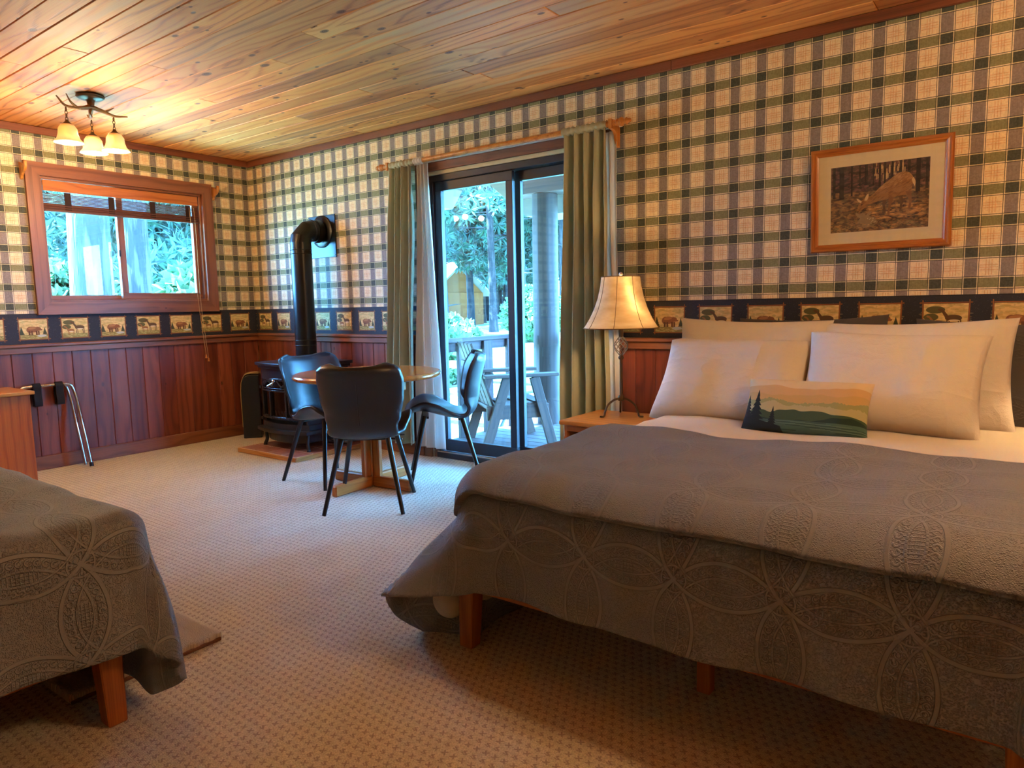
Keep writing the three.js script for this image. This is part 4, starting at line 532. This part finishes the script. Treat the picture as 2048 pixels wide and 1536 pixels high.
{ const g = thing('grey_pouch', 'small grey cloth pouch with a dark cord under the stove', 'pouch', [1.27, 0.0395, 0.10], 0.2); mesh('pouch', pillowGeo(0.2, 0.1, 0.08, 91, 0.03, null, 18, 12).map((q) => q.rotateX(-0.5)).map((q) => q.translate(0, 0.055, 0.06)), std({ color: 0x8c8680, roughness: 0.9 }), g); mesh('cord', tube([[-0.09, 0.07, 0.09], [-0.04, 0.04, 0.125], [0.03, 0.03, 0.13], [0.08, 0.06, 0.1], [0.1, 0.09, 0.06]], 0.004, 24, 6), M.black, g); }

// ================= LEFT SIDE =================
{ const d = thing('oak_dresser', 'oak dresser cut off by the left edge, its grained side showing', 'dresser', [0.04, 0, 2.005]);
  mesh('top', grainUV(new RoundedBoxGeometry(0.46, 0.024, 0.74, 2, 0.006), 'z').translate(0.22, 0.612, 0.36), M.honey, d);
  mesh('body', [span(0.405, 0.425, 0.02, 0.6, 0.012, 0.69, 'y'), span(0.02, 0.04, 0.02, 0.6, 0.012, 0.69, 'y'), span(0.04, 0.405, 0.02, 0.6, 0.012, 0.03, 'y'), span(0.04, 0.405, 0.02, 0.05, 0.03, 0.69, 'x')], std({ map: T.oak, roughness: 0.4, color: 0xf0b478 }), d);
  for (const y of [0.14, 0.325, 0.505]) { const w = mesh('drawer', span(0.042, 0.403, y - 0.085, y + 0.085, 0.5, 0.7, 'x'), M.oak, d); mesh('knob', new THREE.SphereGeometry(0.014, 12, 10).translate(0.22, y, 0.712), M.bronze, w); }
  mesh('plinth', span(0.03, 0.42, 0.001, 0.0195, 0.02, 0.68, 'x'), M.oak, d); }
{ const r = thing('luggage_rack', 'folded chrome luggage rack with black straps leaning on the panelling', 'rack', [0.1, 0, 1.58]);
  const fr = (dx, lean, z0, z1) => tube([[dx + 0.1, 0.014, z1], [dx + 0.05 + lean * 0.3, 0.3, z1 + 0.012], [dx + lean, 0.56, z1 + 0.025], [dx + lean - 0.004, 0.604, z1 + 0.045], [dx + lean - 0.006, 0.612, z1 + 0.09], [dx + lean - 0.006, 0.612, (z0 + z1) / 2], [dx + lean - 0.006, 0.612, z0 - 0.09], [dx + lean - 0.004, 0.604, z0 - 0.045], [dx + lean, 0.56, z0 - 0.025], [dx + 0.05 + lean * 0.3, 0.3, z0 - 0.012], [dx + 0.1, 0.014, z0]], 0.0115, 120, 10);
  mesh('tube_frame', fr(0.0, -0.025, 0.4, 0.0), M.chrome, r); mesh('tube_frame', fr(-0.028, -0.024, 0.372, 0.028), M.chrome, r);
  for (const z of [0, 0.4]) mesh('rubber_foot', rod([0.104, 0.0005, z], [0.098, 0.03, z], 0.0145, 0.014), M.black, r);
  for (const z of [0.12, 0.262]) mesh('strap', sheet(24, 3, (u, v) => { const a = u * 2, y = a < 1 ? 0.47 + 0.155 * a : 0.626 - 0.155 * (a - 1), x = a < 1 ? -0.012 + 0.002 * Math.sin(a * 9) : -0.05 + 0.0 * a; const k = smooth(0.92, 1.08, a); return V3(lerp(-0.012, -0.055, k) + 0.004 * Math.sin(a * 8), y + 0.006 * Math.sin(Math.PI * k), z - 0.025 + 0.05 * v); }, 0.004), std({ color: 0x16161a, roughness: 0.95 }), r);
}
{ const a = thing('wall_air_conditioner', 'white wall air conditioner just entering at the upper left edge', 'air conditioner', [0.001, 2.0, 1.965]); mesh('case', [grainUV(new RoundedBoxGeometry(0.2, 0.29, 0.8, 4, 0.03), 'z').translate(0.101, 0.145, 0.4)], M.white, a); mesh('front_line', span(0.2, 0.2035, 0.1, 0.106, 0.03, 0.77, 'z', 0.001), std({ color: 0xc8a860, roughness: 0.4 }), a); mesh('louvre', bx(0.09, 0.008, 0.66, 0.12, 0.012, 0.4, 'z'), std({ color: 0xc8c8c4, roughness: 0.5 }), a); }
{ const w = 0.86, d = 0.47, m = tag(mesh('bath_mat', sheet(60, 36, (u, v) => V3((v - 0.5) * w + 0.004 * n3(u * 30, v * 50, 3), 0.016 + 0.002 * n3(u * 40, v * 60, 5), (u - 0.5) * d + 0.004 * n3(u * 50, v * 30, 7)), 0.022, (u, v) => [u * d, v * w]), M.rug), 'tan plush mat lying beneath the corner of the second bed', 'mat'); m.position.set(3.115, 0.0, 2.79); m.rotation.y = 0.02; mesh('brown_edge', span(w / 2 - 0.002, w / 2 + 0.006, 0.0015, 0.013, -d / 2, d / 2, 'z', 0.002), std({ color: 0x6a4430, roughness: 0.9 }), m); }

// ================= CURTAINS AND ROD =================
{ const y = 2.135, z = 0.105, x0 = 1.86, x1 = 3.76, r = thing('curtain_rod', 'wooden curtain rod with turned finials above the glass door', 'curtain rod', [x0, y, z]), L = x1 - x0;
  mesh('pole', rod([0, 0, 0], [L, 0, 0], 0.0165, 0.0165, 20), M.honey, r);
  for (const s of [-1, 1]) { const f = lathe([[0.001, 0], [0.0165, 0.0], [0.022, 0.008], [0.017, 0.014], [0.024, 0.026], [0.026, 0.036], [0.018, 0.046], [0.012, 0.052], [0.018, 0.06], [0.02, 0.066], [0.012, 0.074], [0.013, 0.082], [0.008, 0.09], [0.001, 0.094]], 20); f.rotateZ(s > 0 ? -Math.PI / 2 : Math.PI / 2).translate(s > 0 ? L : 0, 0, 0); mesh('finial', f, M.honey, r); }
  for (const x of [0.045, L - 0.03]) { const sh = new THREE.Shape(); sh.moveTo(-z + 0.026, -0.12); sh.lineTo(-z + 0.045, -0.115); sh.quadraticCurveTo(-0.045, -0.08, -0.04, -0.055); sh.quadraticCurveTo(-0.03, -0.03, 0.022, -0.03); sh.lineTo(0.024, 0.02); sh.lineTo(-z + 0.026, 0.02); sh.closePath(); mesh('bracket', grainUV(new THREE.ExtrudeGeometry(sh, { depth: 0.018, bevelEnabled: true, bevelSize: 0.0015, bevelThickness: 0.0015, bevelSegments: 1 }).rotateY(-Math.PI / 2).scale(1, 1, 1).translate(x + 0.009, 0, 0), 'y'), M.honey, r); }
  struct('trim_7', span(DOOR.x0 - 0.07, DOOR.x1 + 0.07, DOOR.y1 + 0.052, DOOR.y1 + 0.064, 0.026, 0.04, 'x'), M.white, 'white traverse track on the head casing above the glass door', 'trim');
  // pleated cloth: from top gather to hem, with width changing on the way down
  const cloth = (xa, xb, xc, xd, yt, yb, zc, folds, amp, seed, th = 0.003) => sheet(90, 120, (v, u) => { const t = v, a = lerp(xa, xc, smooth(0, 1, t)), b = lerp(xb, xd, smooth(0, 1, t)), ph = u * folds * 6.2832 + 1.2 * n3(u * 5, t * 1.5, seed), sharp = Math.sin(ph) + 0.25 * Math.sin(2 * ph + 1); const k = 0.55 + 0.45 * smooth(0, 0.2, t) + 0.15 * n3(u * 3, t * 3, seed + 2); return V3(lerp(a, b, u) + 0.008 * Math.cos(ph) + 0.006 * n3(u * 6, t * 4, seed + 5), lerp(yt, yb, t), zc + amp * k * sharp); }, th, (v, u) => [u * 0.8, v * 2]);
  const sleeve = (xa, xb, n) => sheet(n * 6, 20, (u, v) => { const a = v * 6.2832, rr = 0.0215 + 0.003 * Math.sin(u * n * 6.2832) + 0.0015 * Math.sin(a * 3 + u * 40); return V3(lerp(xa, xb, u), rr * Math.cos(a), -rr * Math.sin(a)); }, 0.002);
  const c1 = tag(mesh('green_curtain', cloth(1.9, 2.13, 1.8, 2.06, y - 0.018, 0.1, z - 0.002, 3.4, 0.042, 3), M.curtain), 'sage green curtain gathered at the left of the glass door', 'curtain'); { const s = mesh('rod_sleeve', sleeve(1.893, 2.16, 8), M.curtain, c1); s.position.set(0, y, z); }
  const w1 = tag(mesh('sheer_liner', cloth(2.15, 2.26, 2.06, 2.345, y - 0.018, 0.085, z - 0.03, 3, 0.014, 9, 0.0015), M.liner), 'white liner hanging beside the left green curtain', 'curtain'); { const s = mesh('rod_sleeve', sleeve(2.165, 2.25, 3), M.liner, w1); s.position.set(0, y, z); }
  const c2 = tag(mesh('green_curtain', cloth(3.4, 3.7, 3.36, 3.73, y - 0.018, 0.06, z - 0.002, 4.4, 0.04, 13), M.curtain), 'sage green curtain gathered at the right of the glass door', 'curtain'); { const s = mesh('rod_sleeve', sleeve(3.4, 3.7, 9), M.curtain, c2); s.position.set(0, y, z); }
  tag(mesh('sheer_liner', cloth(3.64, 3.72, 3.68, 3.755, y - 0.03, 0.06, z - 0.05, 2, 0.01, 15, 0.0015), M.liner), 'pale liner edge behind the right green curtain', 'curtain');
}
// ================= PICTURE =================
{ const x0 = 4.803, x1 = 5.4, y0 = 1.346, y1 = 1.835, w = x1 - x0, h = y1 - y0, p = thing('framed_picture', 'framed deer and fawn print with cream mat above the bed', 'picture', [(x0 + x1) / 2, y0, 0.012]); p.rotation.x = 0.09;
  const fw = 0.036, prof = [[0, 0], [0, 0.012], [0.006, 0.02], [0.014, 0.02], [0.018, 0.015], [0.025, 0.017], [0.03, 0.012], [0.036, 0.009], [0.036, 0]];
  const side = (L, m) => { const P = [], n = prof.length; for (let i = 0; i < n; i++) { const a = prof[i], b = prof[(i + 1) % n], A0 = [-L / 2 + a[0], a[0], a[1]], A1 = [L / 2 - a[0], a[0], a[1]], B0 = [-L / 2 + b[0], b[0], b[1]], B1 = [L / 2 - b[0], b[0], b[1]]; P.push(...A0, ...A1, ...B1, ...A0, ...B1, ...B0); } const g = new THREE.BufferGeometry(); g.setAttribute('position', new THREE.Float32BufferAttribute(P, 3)); g.computeVertexNormals(); return grainUV(g, 'x'); };
  const fm = std({ map: T.oak, roughness: 0.3, color: 0xe0c49c, side: THREE.DoubleSide });
  mesh('frame_side', side(w), fm, p); { const o = mesh('frame_side', side(w), fm, p); o.rotation.z = Math.PI; o.position.y = h; } { const o = mesh('frame_side', side(h), fm, p); o.rotation.z = -Math.PI / 2; o.position.set(-w / 2, h / 2, 0); } { const o = mesh('frame_side', side(h), fm, p); o.rotation.z = Math.PI / 2; o.position.set(w / 2, h / 2, 0); }
  const aw = 0.414, ah = 0.308, iw = w - 2 * fw + 0.004, ih = h - 2 * fw + 0.004; { const s = new THREE.Shape(rectp(-iw / 2, -ih / 2, iw / 2, ih / 2).map((q) => new THREE.Vector2(...q))); s.holes.push(new THREE.Path(rectp(-aw / 2, -ah / 2, aw / 2, ah / 2).map((q) => new THREE.Vector2(...q)))); mesh('mat_board', new THREE.ExtrudeGeometry(s, { depth: 0.0015, bevelEnabled: false }).translate(0, h / 2, 0.0045), M.mat, p); }
  mesh('print', new THREE.BoxGeometry(aw + 0.01, ah + 0.01, 0.001).translate(0, h / 2, 0.0035), M.art, p); mesh('backing', new THREE.BoxGeometry(iw, ih, 0.002).translate(0, h / 2, 0.0015), M.plain, p);
  mesh('glass', new THREE.PlaneGeometry(iw, ih).translate(0, h / 2, 0.0085), M.picGlass, p);
}

// ================= OUTSIDE =================
const GY = -0.45;
{ const g = new THREE.PlaneGeometry(220, 220, 110, 110).rotateX(-Math.PI / 2), p = g.attributes.position, uv = g.attributes.uv; for (let i = 0; i < p.count; i++) { const x = p.getX(i) - 50, z = p.getZ(i) - 60, far = smooth(6, 25, Math.hypot(x - 3, z - 1)); p.setXYZ(i, x, GY + 0.12 * far * n3(x * 0.12, z * 0.12, 4), z); uv.setXY(i, x, z); } g.computeVertexNormals(); struct('lawn', g, M.grass, 'sunlit grass and bare earth around the cabin', 'ground'); }
struct('roof', [span(-1.3, RX + 0.6, H + 0.125, H + 0.25, -0.165, RZ + 0.6, 'x'), span(-0.2, 6.6, H + 0.125, H + 0.22, -2.95, -0.166, 'x')], M.soffit, 'roof over the room and the porch', 'roof');
// porch deck
{ const d = thing('porch_deck', 'weathered porch deck of parallel boards outside the glass door', 'deck', [1.46, -0.1, -0.165]); const W = 0.1365; mesh('joist', [0.05, 1.3, 2.6, 3.9, 5.0].map((x) => span(x - 0.02, x + 0.02, -0.2, -0.0285, -2.3, -0.01, 'z')), M.greyWood, d); mesh('rim_board', [span(0, 5.1, -0.2, -0.0285, -2.335, -2.305, 'x')], M.greyWood, d); for (let k = 0; k < 17; k++) mesh('deck_board', span(0, 5.1, -0.028, 0, -0.004 - (k + 1) * W + 0.007, -0.004 - k * W, 'x', 0.004), M.greyWood, d); }
{ const r = thing('porch_railing', 'brown wooden porch railing with wide upright boards', 'railing', [1.46, -0.0995, -0.2]); mesh('top_rail', span(-0.05, 0.05, 0.885, 0.925, -1.82, 0.02, 'z', 0.006), M.greyWood, r); mesh('under_rail', span(-0.02, 0.02, 0.8, 0.884, -1.82, 0.02, 'z'), M.greyWood, r); for (const z of [-0.15, -0.54, -0.92, -1.29, -1.66]) mesh('upright_board', span(0.021, 0.055, 0, 0.884, z - 0.065, z + 0.065, 'y'), M.greyWood, r); }
{ const r = thing('porch_railing', 'short stretch of porch railing right of the log post', 'railing', [1.9, -0.0995, -2.27]); mesh('top_rail', span(0, 4.4, 0.885, 0.925, -0.05, 0.05, 'x', 0.006), M.greyWood, r); mesh('under_rail', span(0, 4.4, 0.8, 0.884, -0.02, 0.02, 'x'), M.greyWood, r); for (let k = 0; k < 11; k++) mesh('upright_board', span(0.2 + k * 0.4, 0.33 + k * 0.4, 0, 0.799, -0.055, -0.021, 'y'), M.greyWood, r); }
{ const l = thing('log_post', 'thick peeled log post holding up the porch roof', 'post', [1.715, -0.0995, -2.2]); const g = new THREE.CylinderGeometry(0.128, 0.138, 2.31, 40, 12), p = g.attributes.position, uv = g.attributes.uv; for (let i = 0; i < p.count; i++) { const a = Math.atan2(p.getZ(i), p.getX(i)), k = 1 + 0.03 * n3(a * 2 + 9, p.getY(i) * 1.5, 6) + 0.012 * Math.sin(a * 9); p.setX(i, p.getX(i) * k); p.setZ(i, p.getZ(i) * k); uv.setXY(i, p.getY(i), uv.getX(i) * 0.85); } g.computeVertexNormals(); mesh('log', g.translate(0, 1.155, 0), M.log, l); for (const [x, y, z] of [[-0.02, 0.86, 0.136], [0.04, 0.74, 0.134], [0.1, 0.66, 0.1], [0.0, 0.6, 0.138]]) mesh('check_crack', bx(0.004, 0.09, 0.004, x, y, z, 'y', 0.001), std({ color: 0x4a3c38, roughness: 0.9 }), l); }
tag(mesh('porch_beam', span(1.36, 6.3, 2.214, 2.48, -2.33, -2.08, 'x', 0.008), M.beam), 'heavy pinkish timber beam on top of the log post', 'beam');
{ const e = extrude([[-0.3, 2.235], [0.31, 2.224], [0.459, 2.409], [0.41, 2.575], [-0.3, 2.575]], 1.1, 0.003).translate(0, 0, -2.4); tag(mesh('eave_box', grainUV(e, 'z'), M.soffit), 'tan boxed eave corner at the upper left of the glass door', 'eave'); const f = extrude([[0.7, 2.575], [0.82, 2.443], [1.31, 2.055], [2.6, 2.05], [2.6, 2.575]], 0.5, 0.003).translate(0, 0, -2.95); tag(mesh('eave_box', grainUV(f, 'x'), M.soffit), 'tan sloping eave behind the timber beam and log post', 'eave'); }
{ const c = thing('porch_chair', 'wooden porch armchair with slanted legs outside the glass door', 'chair', [1.98, -0.0985, -1.19], Math.atan2(0.59, -0.81)), m = std({ map: T.grey, roughness: 0.7, color: 0xc8a894 });   // faces +z
  for (const s of [-1, 1]) { const x = s * 0.29; mesh('leg', bar([x, 0.002, 0.3], [x, 0.6, 0.14], 0.035, 0.085), m, c); mesh('leg', bar([x, 0.002, -0.3], [x, 0.6, -0.1], 0.035, 0.085), m, c); mesh('armrest', bx(0.12, 0.028, 0.66, x, 0.617, 0.02, 'z', 0.005), m, c); mesh('side_rail', bx(0.03, 0.12, 0.56, x - s * 0.034, 0.3, 0.0, 'z'), m, c); }
  for (let k = 0; k < 4; k++) mesh('seat_slat', bx(0.52, 0.024, 0.12, 0, 0.375 - 0.012 * k, 0.2 - k * 0.128, 'x'), m, c);
  mesh('front_apron', bx(0.52, 0.11, 0.026, 0, 0.3, 0.268, 'x'), m, c);
  for (let k = 0; k < 4; k++) mesh('back_slat', bar([-0.195 + k * 0.13, 0.3, -0.2], [-0.195 + k * 0.13, 0.9, -0.4], 0.11, 0.022), m, c);
  mesh('back_rail', bx(0.54, 0.06, 0.025, 0, 0.7, -0.358, 'x'), m, c); }
{ const t = thing('picnic_table', 'wooden picnic table on the grass beyond the porch railing', 'table', [-0.35, GY, -3.75]), m = std({ map: T.grey, roughness: 0.8, color: 0xffe0c8 });
  for (let k = 0; k < 5; k++) mesh('table_board', span(-0.95, 0.95, 0.72, 0.755, -0.37 + k * 0.15, -0.23 + k * 0.15, 'x'), m, t); for (const z of [-0.75, 0.6]) mesh('bench_board', span(-0.95, 0.95, 0.42, 0.455, z, z + 0.24, 'x'), m, t);
  for (const x of [-0.7, 0.7]) { mesh('steel_leg', [tube([[x, 0.71, -0.2], [x, 0.45, -0.28], [x, 0.2, -0.45], [x, 0.012, -0.6]], 0.02, 20, 8), tube([[x, 0.71, 0.2], [x, 0.45, 0.28], [x, 0.2, 0.45], [x, 0.012, 0.6]], 0.02, 20, 8), rod([x, 0.4, -0.74], [x, 0.4, 0.82], 0.018)], M.alu, t); } }
{ const b = tag(mesh('cut_log', rod([-0.55, 0.395, -3.55], [-0.15, 0.395, -3.45], 0.085, 0.085, 24), M.log), 'short pale log lying on the picnic table', 'log'); }
// neighbouring cabin
{ const c = thing('log_cabin', 'tan wooden cabin with a pale roof among the far pines', 'cabin', [-35.4, GY, -37.5]); mesh('wall', span(-5.3, 5.3, 0, 2.6, -3, 3, 'x', 0.01), M.cabin, c); for (let k = 0; k < 9; k++) mesh('siding_board', span(-5.32, 5.32, 0.06 + k * 0.28, 0.31 + k * 0.28, 3.001, 3.04, 'x'), M.cabin, c);
  mesh('roof', [bar([0, 2.35, 3.7], [0, 4.9, -0.1], 11.6, 0.14), bar([0, 2.35, -3.7], [0, 4.9, 0.1], 11.6, 0.14)], M.roof, c); mesh('gable', [-5.2, 5.0].map((x) => extrude([[-3, 0], [3, 0], [0, 2.05]], 0.2).rotateY(Math.PI / 2).translate(x, 2.6, 0)), M.cabin, c); mesh('corner_board', [span(5.2, 5.42, 0, 2.5, 2.96, 3.08, 'y')], M.red2, c);
  const w = mesh('window', span(3.3, 4.2, 1.0, 2.05, 3.041, 3.09, 'y'), M.white, c); mesh('pane', span(3.4, 4.1, 1.1, 1.95, 3.091, 3.1, 'y'), std({ color: 0x39525a, roughness: 0.15 }), w); mesh('fascia', span(-5.7, 5.8, 2.3, 2.46, 3.72, 3.78, 'x'), M.red2, c); }
// trees
function tuftGeo(n, L, w, seed) { const r = rng(seed), P = []; for (let i = 0; i < n; i++) { const d = V3(r() * 2 - 1, r() * 1.6 - 0.5, r() * 2 - 1).normalize(), s = d.clone().cross(V3(r() - 0.5, r() - 0.5, r() - 0.5)).normalize().multiplyScalar(w), m = d.clone().multiplyScalar(L * 0.5), t = d.clone().multiplyScalar(L), a = m.clone().add(s), b = m.clone().sub(s); P.push(0, 0, 0, ...a.toArray(), ...t.toArray(), 0, 0, 0, ...t.toArray(), ...b.toArray()); } const g = new THREE.BufferGeometry(); g.setAttribute('position', new THREE.Float32BufferAttribute(P, 3)); g.computeVertexNormals(); return g; }
const tufts = [tuftGeo(16, 0.5, 0.05, 1), tuftGeo(12, 0.22, 0.07, 2)];
function trunkGeo(h, r, lean, seed) { const pts = []; for (let i = 0; i <= 8; i++) { const t = i / 8; pts.push([lean[0] * t + 0.12 * r * 4 * n3(t * 3, seed), t * h, lean[1] * t + 0.12 * r * 4 * n3(t * 3, seed + 5)]); } const g = tube(pts, r, 40, 16), p = g.attributes.position, uv = g.attributes.uv; const C = new THREE.CatmullRomCurve3(pts.map((q) => V3(...q)), false, 'centripetal'); for (let i = 0; i < p.count; i++) { const k = Math.floor(i / 17), t = k / 40, c = C.getPointAt(t), f = (1 - 0.75 * t) * (1 + 0.25 * Math.exp(-t * 30)) * (1 + 0.05 * n3((i % 17) % 16 * 0.8, t * h, seed)); p.setXYZ(i, c.x + (p.getX(i) - c.x) * f, c.y + (p.getY(i) - c.y) * f, c.z + (p.getZ(i) - c.z) * f); uv.setXY(i, uv.getY(i) * Math.max(1, Math.round(r * 6)), t * h * 0.5); } g.computeVertexNormals(); return g; }
function tree(label, x, z, { h = 20, r = 0.28, crown0 = 0.3, cr = 2.6, n = 700, s = 1, seed = 1, lean = [0, 0], mat = M.needle, group, tuft = 0, name = 'pine_tree' }) {
  const t = thing(name, label, 'tree', [x, GY - 0.05, z], 0, group), R = rng(seed * 131 + 7); mesh('trunk', trunkGeo(h, r, lean, seed), M.bark, t);
  const br = []; for (let i = 0; i < 16; i++) { const y = h * lerp(0.16, 0.9, R()), a = R() * 6.283, L = cr * (0.4 + 0.4 * R()), k = y / h; br.push(rod([lean[0] * k, y, lean[1] * k], [lean[0] * k + Math.cos(a) * L, y + 0.3 * L * (R() - 0.2), lean[1] * k + Math.sin(a) * L], 0.05 * (1.2 - k), 0.012, 5)); } mesh('branch', br, M.bark, t);
  const o = new THREE.InstancedMesh(tufts[tuft], mat, n), m4 = new THREE.Matrix4(), q = new THREE.Quaternion(), e = new THREE.Euler(), col = new THREE.Color(); for (let i = 0; i < n; i++) { const k = lerp(crown0, 1.0, R()), a = R() * 6.283, rad = cr * Math.sqrt(Math.max(0.03, 1 - ((k - crown0) / (1 - crown0)) ** 1.6)) * Math.sqrt(R()) * (0.75 + 0.35 * Math.sin(k * 40 + a * 2)); e.set(R() * 6, R() * 6, R() * 6); const sc = s * (0.7 + 0.8 * R()); m4.compose(V3(lean[0] * k + Math.cos(a) * rad, k * h + 0.15 * rad * (R() - 0.6), lean[1] * k + Math.sin(a) * rad), q.setFromEuler(e), V3(sc, sc, sc)); o.setMatrixAt(i, m4); o.setColorAt(i, col.setRGB(0.75 + 0.5 * R(), 0.8 + 0.4 * R(), 0.8 + 0.4 * R())); } o.name = 'foliage'; o.userData.kind = 'stuff'; o.castShadow = o.receiveShadow = true; t.add(o); return t; }
tree('pale slender pine standing in front of the tan cabin', -20.37, -25.23, { h: 9, r: 0.19, crown0: 0.72, cr: 1.6, n: 200, seed: 2 });
tree('straight dark pine rising near the middle of the left door pane', -20.28, -29.23, { h: 24, r: 0.25, crown0: 0.38, cr: 2.6, seed: 3 });
tree('crooked pine seen between the door frame and the log post', -14.17, -23.82, { h: 18, r: 0.22, crown0: 0.35, cr: 2.6, seed: 4, lean: [-0.6, -0.8] });
tree('pine just right of the log post', -15.72, -30.01, { h: 22, r: 0.28, crown0: 0.3, cr: 2.6, seed: 5 });
tree('massive sunlit pine trunk close outside the window', -6.0, -1.24, { h: 21, r: 0.33, crown0: 0.35, cr: 2.6, n: 500, seed: 6 });
tree('second thick pine trunk behind the right window sash', -8.6, -3.1, { h: 20, r: 0.27, crown0: 0.22, cr: 2.6, n: 700, seed: 7 });
{ const R = rng(77), spots = []; for (const [px, z] of [[-33.92, -43.91], [-32.05, -42.86], [-46.43, -56.91], [-40.66, -48.68], [-34.13, -48.85], [-46.13, -69.8], [-27, -44]]) spots.push([px, z]);
  let k = 0; while (spots.length < 46 && k++ < 900) { const a = (30 + R() * 16) * Math.PI / 180, d = 46 + R() * 50, x = 5.7 - Math.sin(a) * d, z = 3.8 - Math.cos(a) * d; if (x > -42 && x < -29 && z > -42 && z < -33) continue; if (spots.every(([p, q]) => Math.hypot(p - x, q - z) > 2.6)) spots.push([x, z]); }
  k = 0; while (spots.length < 76 && k++ < 900) { const a = (-8 + R() * 62) * Math.PI / 180, d = 38 + R() * 45, x = 5.7 - Math.sin(a) * d, z = 3.8 - Math.cos(a) * d; if (a > 0.5 && a < 0.81) continue; if (spots.every(([p, q]) => Math.hypot(p - x, q - z) > 3)) spots.push([x, z]); }
  spots.forEach(([x, z], i) => tree('slim pine in the dense forest beyond the porch', x, z, { h: 18 + R() * 8, r: 0.2 + R() * 0.14, crown0: 0.12 + R() * 0.25, cr: 2.6 + R(), n: 1300, s: 1.0, seed: 20 + i, group: 'forest pines beyond the porch' }));
  const sp2 = []; k = 0; while (sp2.length < 20 && k++ < 900) { const a = (56 + R() * 18) * Math.PI / 180, d = 19 + R() * 30, x = 5.7 - Math.sin(a) * d, z = 3.8 - Math.cos(a) * d; if (sp2.every(([p, q]) => Math.hypot(p - x, q - z) > 2.4)) sp2.push([x, z]); }
  sp2.forEach(([x, z], i) => tree('leafy pine in the thick woods outside the window', x, z, { h: 10 + R() * 8, r: 0.12 + R() * 0.14, crown0: 0.02 + R() * 0.15, cr: 2.2 + R() * 0.6, n: 1800, s: 0.7, seed: 90 + i, group: 'woods outside the window' })); }
// shrubs
function shrub(label, x, z, h, w, seed, group) { const t = thing('leafy_shrub', label, 'shrub', [x, GY - 0.03, z], 0, group), R = rng(seed); mesh('stem', [...Array(7).keys()].map((i) => { const a = i * 0.9; return rod([0, 0, 0], [Math.cos(a) * w * 0.5, h * (0.6 + 0.3 * R()), Math.sin(a) * w * 0.5], 0.02, 0.006, 5); }), M.bark, t); const n = Math.round(220 * w * h), o = new THREE.InstancedMesh(tufts[1], M.leaf, n), m4 = new THREE.Matrix4(), q = new THREE.Quaternion(), e = new THREE.Euler(), col = new THREE.Color(); for (let i = 0; i < n; i++) { const a = R() * 6.283, k = R(), rad = w * Math.sqrt(R()) * Math.sin(Math.PI * (0.12 + 0.8 * k)); e.set(R() * 6, R() * 6, R() * 6); m4.compose(V3(Math.cos(a) * rad, 0.1 + k * h, Math.sin(a) * rad), q.setFromEuler(e), V3(1, 1, 1).multiplyScalar(0.7 + 0.6 * R())); o.setMatrixAt(i, m4); o.setColorAt(i, col.setRGB(0.7 + 0.5 * R(), 0.8 + 0.4 * R(), 0.7 + 0.4 * R())); } o.name = 'foliage'; o.userData.kind = 'stuff'; o.castShadow = o.receiveShadow = true; t.add(o); }
shrub('bright green shrub pressing close to the right window pane', -5.0, -2.05, 2.1, 0.75, 5); shrub('tall shrub low in the left window pane', -9.3, -1.72, 2.4, 1.4, 6);
shrub('bright bush on the lawn beyond the porch railing', -10.4, -14.05, 1.1, 1.3, 7); shrub('leafy bush near the tree right of the door frame', -11.5, -21, 2.2, 1.5, 8); shrub('small bush by the picnic table seen below the rail', -3.6, -6.6, 0.9, 0.6, 9);
renderer.render(scene, camera);
